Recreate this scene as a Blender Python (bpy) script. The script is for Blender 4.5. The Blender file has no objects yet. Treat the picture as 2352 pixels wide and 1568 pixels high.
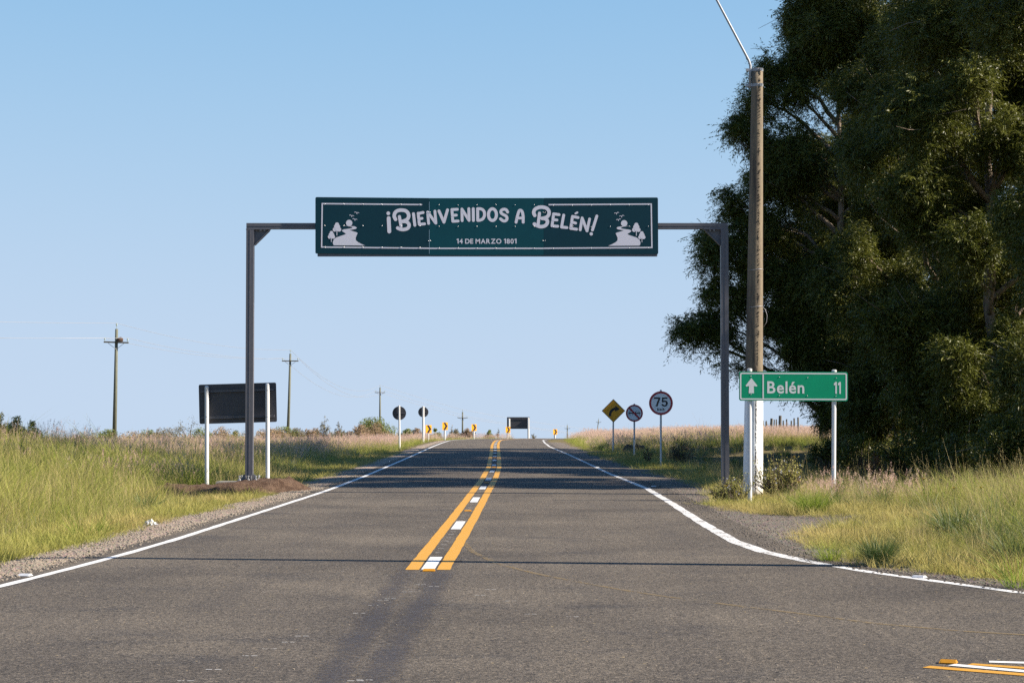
import bpy, math, random
import numpy as np
from mathutils import Vector, Matrix, Euler

# ------------------------------------------------------------------ camera, sky, sun, exposure
SC = bpy.context.scene
COL = SC.collection
EYE = 1.65
FPX = 4573.3                                   # focal length in pixels of a 2352 px wide picture (70 mm lens)
PITCH = math.atan(171 / FPX)
cam_d = bpy.data.cameras.new('camera')
cam_d.lens = 70; cam_d.sensor_width = 36; cam_d.clip_end = 12000; cam_d.clip_start = 0.1
cam = bpy.data.objects.new('camera', cam_d); COL.objects.link(cam)
cam.location = (0, 0, EYE); cam.rotation_euler = (math.pi / 2 + PITCH, 0, 0)
SC.camera = cam

SUN_EL = math.radians(34)
SUN_AZ = math.radians(98.5)                    # clockwise from +Y: sun on the right, a little behind the camera
world = bpy.data.worlds.new('World'); SC.world = world; world.use_nodes = True
wn, wl = world.node_tree.nodes, world.node_tree.links
wn.clear()
sky = wn.new('ShaderNodeTexSky'); sky.sky_type = 'NISHITA'; sky.sun_disc = False
sky.sun_elevation = SUN_EL; sky.sun_rotation = SUN_AZ
sky.altitude = 0; sky.air_density = 0.5; sky.dust_density = 0.0; sky.ozone_density = 1.0
bg = wn.new('ShaderNodeBackground'); bg.inputs['Strength'].default_value = 0.05
wo = wn.new('ShaderNodeOutputWorld')
def vm(op, a, b):
    n = wn.new('ShaderNodeVectorMath'); n.operation = op
    for s_, v in ((n.inputs[0], a), (n.inputs[1], b)):
        if hasattr(v, 'node'): wl.new(v, s_)
        else: s_.default_value = v
    return n.outputs[0]
# the sky's brightness is compressed the way the film of the photograph compresses it (same for the whole dome)
sx = sky.outputs[0]
s1 = vm('MULTIPLY', sx, (.1, .1, .1)); s2 = vm('MULTIPLY', s1, s1)
sc_ = vm('DIVIDE', vm('MULTIPLY', s2, (4.47, 5.5, 6.95)), vm('ADD', s2, (.01445, .0138, .014)))
wl.new(sc_, bg.inputs[0]); wl.new(bg.outputs[0], wo.inputs[0])

sun_d = bpy.data.lights.new('sun', 'SUN'); sun_d.energy = 5.0; sun_d.angle = math.radians(0.53)
sun_d.color = (1.0, 0.90, 0.76)
sun = bpy.data.objects.new('sun', sun_d); COL.objects.link(sun)
SDIR = Vector((math.sin(SUN_AZ) * math.cos(SUN_EL), math.cos(SUN_AZ) * math.cos(SUN_EL), math.sin(SUN_EL)))
sun.rotation_euler = SDIR.to_track_quat('Z', 'Y').to_euler(); sun.location = (40, -10, 40)

SC.view_settings.view_transform = 'Standard'; SC.view_settings.look = 'None'
SC.view_settings.gamma = 1; SC.view_settings.use_curve_mapping = False
SC.view_settings.exposure = 1.35
SC.render.engine = 'CYCLES'
SC.cycles.use_denoising = False
SC.cycles.max_bounces = 6; SC.cycles.diffuse_bounces = 3; SC.cycles.transparent_max_bounces = 12

# ------------------------------------------------------------------ small maths
def at(x, y, d):
    """the point of the place that stands d metres ahead and is seen at pixel x, y of the 2352 px picture"""
    xc, yc = (x - 1176) / FPX, (784 - y) / FPX
    t = d / (math.cos(PITCH) - yc * math.sin(PITCH))
    return Vector((xc * t, d, EYE + (math.sin(PITCH) + yc * math.cos(PITCH)) * t))

def sm(a, b, x):
    t = np.clip((np.asarray(x, float) - a) / (b - a), 0, 1)
    return t * t * (3 - 2 * t)

def vnoise(x, y, seed=0):
    x = np.asarray(x, float); y = np.asarray(y, float)
    xi, yi = np.floor(x).astype(np.int64), np.floor(y).astype(np.int64)
    fx, fy = x - xi, y - yi
    fx, fy = fx * fx * (3 - 2 * fx), fy * fy * (3 - 2 * fy)
    def h(i, j):
        n = (i * 374761393 + j * 668265263 + seed * 1442695041) & 0x7fffffff
        n = ((n ^ (n >> 13)) * 1274126177) & 0x7fffffff
        return ((n ^ (n >> 16)) & 0xffff) / 65535.0
    return (h(xi, yi) * (1 - fx) + h(xi + 1, yi) * fx) * (1 - fy) + (h(xi, yi + 1) * (1 - fx) + h(xi + 1, yi + 1) * fx) * fy

def fbm(x, y, seed=0, o=3):
    return sum(vnoise(np.asarray(x) * 2 ** k, np.asarray(y) * 2 ** k, seed + k) / 2 ** k for k in range(o)) / (2 - 2 ** (1 - o))

def base_z(y):
    """the rise of the land along the road: level, then falling away over a low crest"""
    y = np.asarray(y, float)
    t = np.clip(y - 100, 0, None)
    k = 113.0
    return -np.where(t < k, t * t / 16800.0, k * k / 16800.0 + (t - k) * k / 8400.0)

R_CURVE = 200.0
def bend(y):
    y = np.asarray(y, float)
    s = np.clip((y - 140) / R_CURVE, 0, 0.92)
    return R_CURVE * (1 - np.sqrt(1 - s * s)) + np.clip(y - 140 - 0.92 * R_CURVE, 0, None) * 2.3

def line_c(y):
    return np.interp(y, [0, 12.3, 21.6, 32, 43.6, 52.4, 64, 92, 112, 130, 140], [-1.1, -1.02, -.905, -.79, -.69, -.61, -.58, -.78, -.95, -1.02, -1.0]) + bend(y)
def line_l(y):
    return np.interp(y, [0, 10, 13, 16, 19.3, 21.6, 24.1, 26.7, 33.7, 42.5, 46, 54.7, 75.5, 111, 140],
                     [-14, -9, -6.6, -5.5, -4.97, -4.78, -4.62, -4.5, -4.33, -4.13, -4.08, -4.04, -4.1, -4.3, -4.45]) + bend(y)
def line_r(y):
    return np.interp(y, [0, 10, 11, 14, 16.5, 18.6, 21.1, 22.7, 24.3, 26.3, 30.3, 38, 45.5, 57.3, 83.8, 107, 125, 140],
                     [60, 60, 32, 13, 7.4, 4.78, 3.8, 3.35, 3.06, 2.93, 2.93, 3.02, 3.07, 2.79, 2.45, 2.03, 2.05, 2.2]) + bend(y)
def road_l(y):
    return line_l(y) - np.interp(y, [0, 18, 30, 60, 140], [.3, .32, .38, .3, .25])
def road_r(y):
    return line_r(y) + np.interp(y, [0, 14, 18.6, 22, 26, 34, 45, 60, 140], [.5, .45, .32, .3, .55, .55, .5, .35, .3])
def verge_l(y):                                # where the grass begins on the left
    return road_l(y) - np.interp(y, [0, 19, 22.5, 26, 30.8, 38, 44, 50, 75, 140], [.8, .75, .72, .72, .78, .62, .3, .75, .55, .35])
def verge_r(y):
    return road_r(y) + np.interp(y, [0, 18.6, 21, 23, 26, 28.5, 30, 32, 33.6, 34.6, 36.5, 40, 45, 60, 140], [.35, .3, .05, .12, .3, .55, 1.35, 1.75, .9, .15, .0, .35, .9, .8, .4])

def ground_z(x, y):
    x = np.asarray(x, float); y = np.asarray(y, float)
    b = base_z(y)
    ul = road_l(y) - x
    ur = x - road_r(y)
    n = fbm(x * .22, y * .22, 3) - .5
    n2 = fbm(x * 1.1, y * 1.1, 8) - .5
    inside = np.minimum(ul, ur)                # negative outside... positive never on both
    zl = -.012 - .05 * sm(.2, 1.2, ul) - .12 * sm(1.0, 2.6, ul) + (.40 * sm(2.6, 9, ul) + .12 * sm(9, 18, ul)) * sm(85, 48, y) + .34 * sm(6.5, 11, ul) * sm(76, 58, y) * sm(36, 50, y) - .62 * sm(1, 8, ul) * sm(85, 150, y)
    zl = zl + n * .35 * sm(2, 8, ul) + n2 * .22 * sm(1, 4, ul) * sm(120, 60, y)
    near = sm(16, 22, y) * sm(39, 33, y)
    ditch = sm(33, 41, y) * sm(88, 76, y)
    zr = -.012 - .03 * sm(.2, 1.2, ur) + .10 * sm(.8, 2.5, ur) * near + .1 * sm(3, 7, ur) * near
    zr = zr - .62 * ditch * sm(2.2, 4.6, ur) + .80 * ditch * sm(8.5, 13, ur) + .25 * sm(4, 10, ur) * sm(76, 95, y)
    zr = zr + n * .3 * sm(2, 7, ur) + n2 * .18 * sm(.8, 3, ur) * sm(120, 60, y)
    lat = np.where(ul > 0, zl, np.where(ur > 0, zr, -.07 + .058 * sm(.18, 0, np.minimum(-ul, -ur))))
    return b + lat

def gz(x, y):
    return float(ground_z(np.array([x]), np.array([y]))[0])

# ------------------------------------------------------------------ mesh builder
class MB:
    def __init__(self):
        self.v, self.f, self.m = [], [], []
    def add(self, vs, fs, mi=0):
        o = len(self.v)
        self.v += [tuple(p) for p in vs]
        self.f += [tuple(i + o for i in f) for f in fs]
        self.m += [mi] * len(fs)
    def box(self, c, s, rot=None, mi=0):
        x, y, z = s[0] / 2, s[1] / 2, s[2] / 2
        vs = [Vector(p) for p in ((-x, -y, -z), (x, -y, -z), (x, y, -z), (-x, y, -z), (-x, -y, z), (x, -y, z), (x, y, z), (-x, y, z))]
        if rot is not None:
            r = Euler(rot).to_matrix(); vs = [r @ p for p in vs]
        self.add([p + Vector(c) for p in vs], [(0, 3, 2, 1), (4, 5, 6, 7), (0, 1, 5, 4), (1, 2, 6, 5), (2, 3, 7, 6), (3, 0, 4, 7)], mi)
    def tube(self, pts, rad, n=8, cap=True, mi=0, squash=1.0):
        pts = [Vector(p) for p in pts]
        if not hasattr(rad, '__len__'): rad = [rad] * len(pts)
        vs, fs = [], []
        ref = None
        for i, p in enumerate(pts):
            t = (pts[min(i + 1, len(pts) - 1)] - pts[max(i - 1, 0)]).normalized()
            if ref is None:
                ref = Vector((0, 1, 0)) if abs(t.y) < .9 else Vector((1, 0, 0))
            a = t.cross(ref).normalized(); b = a.cross(t).normalized(); ref = b
            for k in range(n):
                w = 2 * math.pi * k / n
                vs.append(p + (a * math.cos(w) + b * math.sin(w) * squash) * rad[i])
        for i in range(len(pts) - 1):
            for k in range(n):
                k2 = (k + 1) % n
                fs.append((i * n + k, i * n + k2, (i + 1) * n + k2, (i + 1) * n + k))
        if cap:
            fs.append(tuple(range(n))[::-1]); o = (len(pts) - 1) * n
            fs.append(tuple(o + k for k in range(n)))
        self.add(vs, fs, mi)
    def prism(self, poly, y0, y1, mi=0):
        """a flat outline (x, z) given thickness from y0 to y1"""
        n = len(poly)
        vs = [(x, y0, z) for x, z in poly] + [(x, y1, z) for x, z in poly]
        fs = [tuple(range(n)), tuple(range(2 * n - 1, n - 1, -1))]
        fs += [(i, i + n, (i + 1) % n + n, (i + 1) % n) for i in range(n)]
        self.add(vs, fs, mi)
    def flat(self, poly, y, mi=0):
        self.add([(x, y, z) for x, z in poly], [tuple(range(len(poly)))], mi)
    def disc(self, c, r, y, n=24, mi=0):
        self.flat([(c[0] + r * math.cos(2 * math.pi * k / n), c[1] + r * math.sin(2 * math.pi * k / n)) for k in range(n)], y, mi)
    def stroke(self, pts, w, y, n=8, mi=0):
        """a round-ended pen stroke in the x, z plane"""
        P = [Vector((p[0], p[1])) for p in pts]
        if len(P) > 2:                          # smooth the bend
            for _ in range(2):
                Q = [P[0]]
                for a, b in zip(P[:-1], P[1:]):
                    Q += [a * .75 + b * .25, a * .25 + b * .75]
                P = Q + [P[-1]]
        r = w / 2
        L, Rr = [], []
        for i, p in enumerate(P):
            t = (P[min(i + 1, len(P) - 1)] - P[max(i - 1, 0)]).normalized()
            nn = Vector((-t.y, t.x)); L.append(p + nn * r); Rr.append(p - nn * r)
        k = len(P)
        vs = [(p.x, y, p.y) for p in L] + [(p.x, y, p.y) for p in Rr]
        fs = [(i, i + k, i + 1 + k, i + 1) for i in range(k - 1)]
        self.add(vs, fs, mi)
        for p, q, edge in ((P[0], P[1], 0), (P[-1], P[-2], 1)):
            t = (p - q).normalized(); a0 = math.atan2(t.y, t.x)
            arc = [(p.x + r * math.cos(a0 + math.pi * (j / n - .5)), y, p.y + r * math.sin(a0 + math.pi * (j / n - .5))) for j in range(n + 1)]
            self.add(arc, [tuple(range(n + 1))], mi)
    def mesh(self, name, mats, smooth=False):
        me = bpy.data.meshes.new(name); me.from_pydata(self.v, [], self.f); me.update()
        for m in (mats if isinstance(mats, (list, tuple)) else [mats]): me.materials.append(m)
        if any(self.m): me.polygons.foreach_set('material_index', self.m)
        if smooth: me.polygons.foreach_set('use_smooth', [True] * len(self.f))
        return me
    def build(self, name, mats, parent=None, smooth=False, kind=None):
        return link(name, self.mesh(name, mats, smooth), parent, kind)

def link(name, me, parent=None, kind=None):
    o = bpy.data.objects.new(name, me); COL.objects.link(o)
    if parent is not None: o.parent = parent
    if kind: o['kind'] = kind
    return o

def thing(name, label, cat, loc=(0, 0, 0), rz=0, group=None):
    o = bpy.data.objects.new(name, None); COL.objects.link(o)
    o.empty_display_size = .3
    o.location = loc; o.rotation_euler = (0, 0, rz)
    o['label'] = label; o['category'] = cat
    if group: o['group'] = group
    return o

def tag(o, label, cat, group=None):
    o['label'] = label; o['category'] = cat
    if group: o['group'] = group
    return o

def dup(root, loc, rz=0, label=None, scale=None):
    r = root.copy(); COL.objects.link(r); r.location = loc; r.rotation_euler = (0, 0, rz)
    if label: r['label'] = label
    if scale: r.scale = (scale,) * 3
    for ch in list(root.children):
        c = ch.copy(); COL.objects.link(c); c.parent = r
        for g in list(ch.children):
            d = g.copy(); COL.objects.link(d); d.parent = c
    return r

# ------------------------------------------------------------------ materials
def N(nt, t, **kw):
    n = nt.nodes.new(t)
    for k, v in kw.items(): setattr(n, k, v)
    return n

def newmat(name):
    m = bpy.data.materials.new(name); m.use_nodes = True
    nt = m.node_tree; b = nt.nodes['Principled BSDF']
    return m, nt, b

def noise(nt, scale, detail=4, rough=.6, vec=None):
    n = N(nt, 'ShaderNodeTexNoise'); n.inputs['Scale'].default_value = scale
    n.inputs['Detail'].default_value = detail; n.inputs['Roughness'].default_value = rough
    if vec is not None: nt.links.new(vec, n.inputs['Vector'])
    return n.outputs['Fac']

def ramp(nt, fac, stops):
    r = N(nt, 'ShaderNodeValToRGB'); e = r.color_ramp.elements
    while len(e) < len(stops): e.new(.5)
    for q, (p, c) in zip(e, stops):
        q.position = p; q.color = (c, c, c, 1) if not hasattr(c, '__len__') else (*c, 1)
    nt.links.new(fac, r.inputs[0]); return r.outputs[0]

def mix(nt, fac, a, b, mode='MIX'):
    m = N(nt, 'ShaderNodeMix'); m.data_type = 'RGBA'; m.blend_type = mode
    for sock, v in ((m.inputs[0], fac), (m.inputs[6], a), (m.inputs[7], b)):
        if hasattr(v, 'node'): nt.links.new(v, sock)
        elif hasattr(v, '__len__'): sock.default_value = (*v, 1)
        else: sock.default_value = v
    return m.outputs[2]

def mth(nt, op, a, b=0.0, clamp=False):
    m = N(nt, 'ShaderNodeMath'); m.operation = op; m.use_clamp = clamp
    for sock, v in ((m.inputs[0], a), (m.inputs[1], b)):
        if hasattr(v, 'node'): nt.links.new(v, sock)
        else: sock.default_value = v
    return m.outputs[0]

def coords(nt, kind='Object', scale=None):
    if kind == 'Position':
        v = N(nt, 'ShaderNodeNewGeometry').outputs['Position']
    else:
        v = N(nt, 'ShaderNodeTexCoord').outputs[kind]
    if scale:
        m = N(nt, 'ShaderNodeMapping'); m.inputs['Scale'].default_value = scale
        nt.links.new(v, m.inputs['Vector']); v = m.outputs[0]
    return v

def bump(nt, b, h, strength, dist):
    n = N(nt, 'ShaderNodeBump'); n.inputs['Strength'].default_value = strength; n.inputs['Distance'].default_value = dist
    nt.links.new(h, n.inputs['Height']); nt.links.new(n.outputs[0], b.inputs['Normal'])

def pm(name, c1, c2=None, scale=6, rough=.6, metal=0, bmp=0, bdist=.01, stretch=None, lo=.3, hi=.7, spec=.5):
    m, nt, b = newmat(name)
    c1 = tuple(x * KA for x in c1); c2 = tuple(x * KA for x in c2) if c2 else None
    b.inputs['Roughness'].default_value = rough; b.inputs['Metallic'].default_value = metal
    b.inputs['Specular IOR Level'].default_value = spec
    c2 = c2 or tuple(x * .8 for x in c1)
    v = coords(nt, 'Object', stretch)
    f = noise(nt, scale, 6, .65, v)
    nt.links.new(mix(nt, ramp(nt, f, [(lo, 0.), (hi, 1.)]), c1, c2), b.inputs['Base Color'])
    r2 = mth(nt, 'MULTIPLY_ADD', f, .2); r2.node.inputs[2].default_value = rough - .1
    nt.links.new(r2, b.inputs['Roughness'])
    if bmp: bump(nt, b, noise(nt, scale * 6, 5, .6, v), bmp, bdist)
    return m

KA = .8
M = {}
M['gantry'] = pm('gantry_grey_paint', (.115, .114, .132), (.092, .091, .108), 9, .5)
M['signback'] = pm('sign_back_dark_grey', (.048, .047, .056), (.040, .039, .047), 5, .5)
M['white'] = pm('white_paint', (0.72, 0.72, 0.72), (0.63, 0.63, 0.621), 14, .45)
M['white_chip'] = pm('white_paint_chipped', (0.72, 0.72, 0.729), (0.648, 0.639, 0.621), 8, .55, lo=.5, hi=.8)
M['letter'] = pm('reflective_lettering', (.72, .71, .80), (.66, .65, .74), 60, .45)
M['teal'] = pm('welcome_sign_teal_sheet', (.006, .042, .062), (.005, .037, .056), 3, .55, spec=.12)
M['teal2'] = pm('welcome_sign_teal_sheet_middle', (.005, .066, .088), (.004, .058, .078), 3, .55, spec=.12)
M['green'] = pm('road_sign_green_sheet', (.004, .33, .165), (.003, .30, .15), 4, .5, spec=.15)
M['signwhite'] = pm('sign_white_sheet', (.78, .79, .78), (.72, .73, .73), 40, .4)
M['signgrey'] = pm('sign_pale_sheet', (.98, 1.0, 1.0), (.92, .95, .97), 30, .4)
M['red'] = pm('sign_red_sheet', (.50, .012, .03), (.45, .01, .025), 20, .4)
M['amber'] = pm('sign_amber_sheet', (1.0, .44, .006), (.95, .41, .005), 25, .4)
M['black'] = pm('sign_black_print', (.012, .012, .014), (.016, .016, .018), 30, .45)
M['steel'] = pm('galvanised_steel', (.40, .41, .43), (.28, .29, .31), 30, .55, .3)
M['rivet'] = pm('rivet_aluminium', (.62, .63, .66), (.5, .5, .53), 30, .3, .8)
M['wood'] = pm('weathered_green_timber', (0.168, 0.175, 0.126), (0.091, 0.091, 0.063), 4, .8, stretch=(8, 8, .8), bmp=.4)
M['woodarm'] = pm('crossarm_timber', (0.14, 0.112, 0.063), (0.077, 0.0595, 0.035), 4, .8, stretch=(1, 8, 8))
M['postwood'] = pm('fence_timber', (0.192, 0.168, 0.128), (0.096, 0.08, 0.064), 5, .85, stretch=(8, 8, 1))
M['insul'] = pm('insulator_glass', (.38, .45, .42), (.30, .36, .34), 20, .25)
M['wire'] = pm('aluminium_wire', (.42, .43, .46), (.36, .36, .4), 10, .5, .3)
M['conc'] = pm('footing_concrete', (0.403, 0.364, 0.299), (0.2925, 0.26, 0.208), 8, .85, bmp=.3)
M['plate'] = pm('galvanised_base_plate', (0.231, 0.231, 0.238), (0.154, 0.154, 0.161), 12, .55, .3)
M['mound'] = pm('red_brown_soil', (.22, .145, .10), (.075, .043, .030), 9, .95, bmp=1.0, bdist=.06, spec=.1)
M['stone'] = pm('pale_stone', (0.368, 0.312, 0.248), (0.224, 0.184, 0.144), 6, .9, bmp=.6, bdist=.02)
M['chip'] = pm('brown_road_chippings', (.20, .165, .13), (.09, .078, .066), 9, .9)
M['bark'] = pm('eucalyptus_bark', (.42, .33, .25), (.15, .11, .08), 2.5, .85, stretch=(3, 3, .5), bmp=.5, bdist=.03)
M['twig'] = pm('shrub_twig', (.11, .085, .06), (.07, .05, .035), 6, .9)
M['litter'] = pm('white_plastic_film', (0.656, 0.656, 0.672), (0.56, 0.576, 0.608), 12, .35)
M['nest'] = pm('nest_mud', (.13, .075, .05), (.08, .045, .03), 8, .95, bmp=.8)
M['petal'] = pm('yellow_petal', (0.6, 0.4, 0.008), (0.56, 0.336, 0.008), 20, .6)
M['petalw'] = pm('white_petal', (0.576, 0.56, 0.56), (0.512, 0.48, 0.496), 20, .6)
M['study'] = pm('amber_reflector', (0.546, 0.252, 0.007), (0.462, 0.196, 0.0056), 20, .3)
M['studw'] = pm('white_reflector', (.62, .63, .64), (.5, .51, .53), 20, .35)
M['burnt'] = pm('charred_heap', (.035, .026, .020), (.09, .062, .045), 6, .95, bmp=.8, bdist=.04)

def leafmat(name, c1, c2, trans=.35, rough=.5, dry=None, tip=None, spec=.4):
    """foliage: colour varies from leaf to leaf and from clump to clump, light passes through"""
    m, nt, b = newmat(name)
    at1 = N(nt, 'ShaderNodeAttribute', attribute_name='rnd')
    at2 = N(nt, 'ShaderNodeAttribute', attribute_name='tint', attribute_type='INSTANCER')
    info = N(nt, 'ShaderNodeObjectInfo')
    f = mth(nt, 'ADD', mth(nt, 'MULTIPLY', at1.outputs['Fac'], .55), mth(nt, 'MULTIPLY', info.outputs['Random'], .45))
    c = mix(nt, f, c1, c2)
    if dry is not None:
        c = mix(nt, at2.outputs['Fac'], c, dry)
    if tip is not None:
        tp = N(nt, 'ShaderNodeAttribute', attribute_name='tip')
        c = mix(nt, mth(nt, 'MULTIPLY', mth(nt, 'POWER', tp.outputs['Fac'], 2.0), .6), c, tip)
    nt.links.new(c, b.inputs['Base Color'])
    b.inputs['Roughness'].default_value = rough; b.inputs['Specular IOR Level'].default_value = spec
    tr = N(nt, 'ShaderNodeBsdfTranslucent'); nt.links.new(c, tr.inputs['Color'])
    ms = N(nt, 'ShaderNodeMixShader'); ms.inputs[0].default_value = trans
    nt.links.new(b.outputs[0], ms.inputs[1]); nt.links.new(tr.outputs[0], ms.inputs[2])
    nt.links.new(ms.outputs[0], nt.nodes['Material Output'].inputs['Surface'])
    return m

M['grass'] = leafmat('green_grass_blades', (.115, .20, .016), (.25, .31, .04), .44, .6, dry=(.44, .36, .12), tip=(.40, .35, .11), spec=.2)
M['turf'] = leafmat('short_turf_blades', (.22, .25, .04), (.31, .30, .07), .35, .6, dry=(.45, .34, .14), tip=(.40, .34, .12), spec=.2)
M['straw'] = leafmat('straw_stalks', (0.42, 0.34, 0.15), (0.3, 0.25, 0.1), .3, .6, dry=(.46, .36, .19), spec=.2)
M['pink'] = leafmat('pink_seed_plumes', (0.69, 0.483, 0.414), (0.529, 0.322, 0.2875), .5, .8, dry=(.66, .52, .40), spec=.1)
M['darkgrass'] = leafmat('dark_green_grass_blades', (.06, .10, .025), (.10, .14, .035), .3, .5)
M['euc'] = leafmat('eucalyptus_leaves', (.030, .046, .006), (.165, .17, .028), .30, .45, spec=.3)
M['bushgreen'] = leafmat('green_bush_leaves', (.11, .15, .03), (.20, .22, .05), .3, .6)
M['bushbrown'] = leafmat('brown_bush_leaves', (.25, .17, .10), (.34, .24, .14), .3, .7)
M['bushgrey'] = leafmat('grey_green_bush_leaves', (.14, .13, .06), (.23, .18, .10), .3, .7)
M['bushyel'] = leafmat('yellow_green_bush_leaves', (.18, .20, .035), (.34, .29, .09), .35, .6)
M['burntleaf'] = leafmat('dark_dry_leaves', (.035, .028, .022), (.07, .05, .035), .2, .8)
M['rustleaf'] = leafmat('rust_coloured_dry_leaves', (.13, .06, .025), (.08, .05, .03), .25, .8)

def asphalt():
    m, nt, b = newmat('worn_asphalt')
    p = coords(nt, 'Position')
    big = noise(nt, .35, 5, .6, p)
    along = noise(nt, 1.0, 4, .6, coords(nt, 'Position', (1.6, .12, 1)))
    cross = noise(nt, 1.0, 6, .7, coords(nt, 'Position', (.55, .9, 1)))
    dusty = noise(nt, .5, 5, .7, coords(nt, 'Position', (.5, .5, 2)))
    fine = noise(nt, 45, 3, .75, p)
    med = noise(nt, 14, 4, .7, p)
    c = mix(nt, ramp(nt, big, [(.3, 0.), (.7, 1.)]), (.062, .052, .0425), (.117, .098, .077))
    c = mix(nt, ramp(nt, along, [(.42, 0.), (.7, .55)]), c, (.062, .053, .046))
    c = mix(nt, ramp(nt, cross, [(.54, 0.), (.68, .62)]), c, (.040, .037, .037))
    c = mix(nt, ramp(nt, dusty, [(.50, 0.), (.72, .6)]), c, (.135, .112, .086))
    c = mix(nt, 1.0, c, ramp(nt, fine, [(.30, .22), (.48, .92), (.70, 1.95)]), 'MULTIPLY')
    c = mix(nt, 1.0, c, ramp(nt, med, [(.30, .50), (.5, 1.0), (.70, 1.5)]), 'MULTIPLY')
    vo = N(nt, 'ShaderNodeTexVoronoi'); vo.inputs['Scale'].default_value = 9.0
    nt.links.new(p, vo.inputs['Vector'])
    spk = ramp(nt, vo.outputs['Distance'], [(.0, 1.), (.085, 1.), (.10, 0.)])
    hit = ramp(nt, mth(nt, 'FRACT', mth(nt, 'MULTIPLY', N(nt, 'ShaderNodeSeparateColor').outputs[0], 1.0)), [(0, 1.), (1, 1.)])
    sc = nt.nodes[-1]
    for n_ in nt.nodes:
        if n_.type == 'SEPARATE_COLOR': sep = n_
    nt.links.new(vo.outputs['Color'], sep.inputs[0])
    gate = ramp(nt, sep.outputs[0], [(.70, 0.), (.71, 1.)])
    c = mix(nt, mth(nt, 'MULTIPLY', spk, gate), c, (.36, .27, .14))
    gate2 = ramp(nt, sep.outputs[1], [(.72, 0.), (.73, 1.)])
    c = mix(nt, mth(nt, 'MULTIPLY', mth(nt, 'MULTIPLY', spk, gate2), .8), c, (.025, .023, .022))
    v2 = N(nt, 'ShaderNodeTexVoronoi'); v2.inputs['Scale'].default_value = 21.0; nt.links.new(p, v2.inputs['Vector'])
    s2 = N(nt, 'ShaderNodeSeparateColor'); nt.links.new(v2.outputs['Color'], s2.inputs[0])
    pit = mth(nt, 'MULTIPLY', ramp(nt, v2.outputs['Distance'], [(.0, 1.), (.35, 1.), (.42, 0.)]), ramp(nt, s2.outputs[0], [(.80, 0.), (.81, .75)]))
    c = mix(nt, mth(nt, 'MULTIPLY', pit, ramp(nt, noise(nt, .45, 3, .6, p), [(.35, .15), (.65, 1.)])), c, (.016, .015, .015))
    lit = mth(nt, 'MULTIPLY', ramp(nt, v2.outputs['Distance'], [(.0, 1.), (.3, 1.), (.38, 0.)]), ramp(nt, s2.outputs[1], [(.86, 0.), (.87, .6)]))
    c = mix(nt, lit, c, (.19, .155, .115))
    nt.links.new(c, b.inputs['Base Color'])
    b.inputs['Roughness'].default_value = .85; b.inputs['Specular IOR Level'].default_value = .2
    h = mth(nt, 'ADD', fine, mth(nt, 'MULTIPLY', med, 1.2))
    bump(nt, b, h, .9, .02)
    return m
M['asphalt'] = asphalt()

def paint(name, c, wear=.5, dirt=(.25, .2, .15), scale=40, alpha=1.0):
    m, nt, b = newmat(name)
    p = coords(nt, 'Position')
    f = noise(nt, 3.0, 5, .7, coords(nt, 'Position', (1, 3, 1)))
    c1 = mix(nt, ramp(nt, f, [(.45, 0.), (.75, .45)]), c, tuple(x * .62 + d * .15 for x, d in zip(c, dirt)))
    nt.links.new(c1, b.inputs['Base Color']); b.inputs['Roughness'].default_value = .65
    w = noise(nt, scale, 4, .75, p); w2 = noise(nt, 2.2, 3, .6, p)
    ww = mth(nt, 'ADD', w, mth(nt, 'MULTIPLY', mth(nt, 'SUBTRACT', w2, .5), .5))
    a = ramp(nt, ww, [(wear - .03, 0.), (wear + .03, 1.)])
    if alpha < 1: a = mth(nt, 'MULTIPLY', a, alpha)
    nt.links.new(a, b.inputs['Alpha'])
    bump(nt, b, w, .3, .004)
    return m
M['pwhite'] = paint('white_road_paint', (.58, .57, .55), .30)
M['pwhite_worn'] = paint('worn_white_road_paint', (.56, .545, .52), .42, scale=28)
M['pyellow'] = paint('yellow_road_paint', (.46, .225, .012), .27)
M['faint'] = paint('faint_yellow_trace', (.20, .14, .06), .46, scale=9, alpha=.6)

def soil():
    m, nt, b = newmat('grassland_soil')
    p = coords(nt, 'Position')
    f = noise(nt, .5, 5, .6, p); g = noise(nt, 6, 5, .7, p)
    c = mix(nt, ramp(nt, f, [(.35, 0.), (.6, 1.)]), (.10, .09, .035), (.15, .12, .06))
    c = mix(nt, ramp(nt, g, [(.45, 0.), (.7, .7)]), c, (.10, .065, .04))
    nt.links.new(c, b.inputs['Base Color']); b.inputs['Roughness'].default_value = .95
    b.inputs['Specular IOR Level'].default_value = .1
    bump(nt, b, g, .7, .05)
    return m
M['soil'] = soil()

def gravel(name, ca, cb, cc):
    m, nt, b = newmat(name)
    p = coords(nt, 'Position')
    vo = N(nt, 'ShaderNodeTexVoronoi'); vo.inputs['Scale'].default_value = 34; nt.links.new(p, vo.inputs['Vector'])
    f = noise(nt, 1.4, 5, .65, p); g = noise(nt, 20, 4, .7, p)
    c = mix(nt, ramp(nt, f, [(.38, 0.), (.62, 1.)]), ca, cb)
    c = mix(nt, ramp(nt, g, [(.5, 0.), (.72, .8)]), c, cc)
    c = mix(nt, .35, c, vo.outputs['Color'], 'OVERLAY')
    hs = N(nt, 'ShaderNodeHueSaturation'); hs.inputs['Saturation'].default_value = .75
    nt.links.new(c, hs.inputs['Color'])
    nt.links.new(hs.outputs[0], b.inputs['Base Color']); b.inputs['Roughness'].default_value = .92
    b.inputs['Specular IOR Level'].default_value = .15
    bump(nt, b, mth(nt, 'ADD', vo.outputs['Distance'], g), .9, .02)
    return m
M['gravel'] = gravel('pale_gravel', (.33, .235, .15), (.23, .165, .11), (.10, .08, .062))
M['gravel2'] = gravel('dark_gravel', (.125, .10, .076), (.165, .128, .092), (.07, .06, .05))

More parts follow.
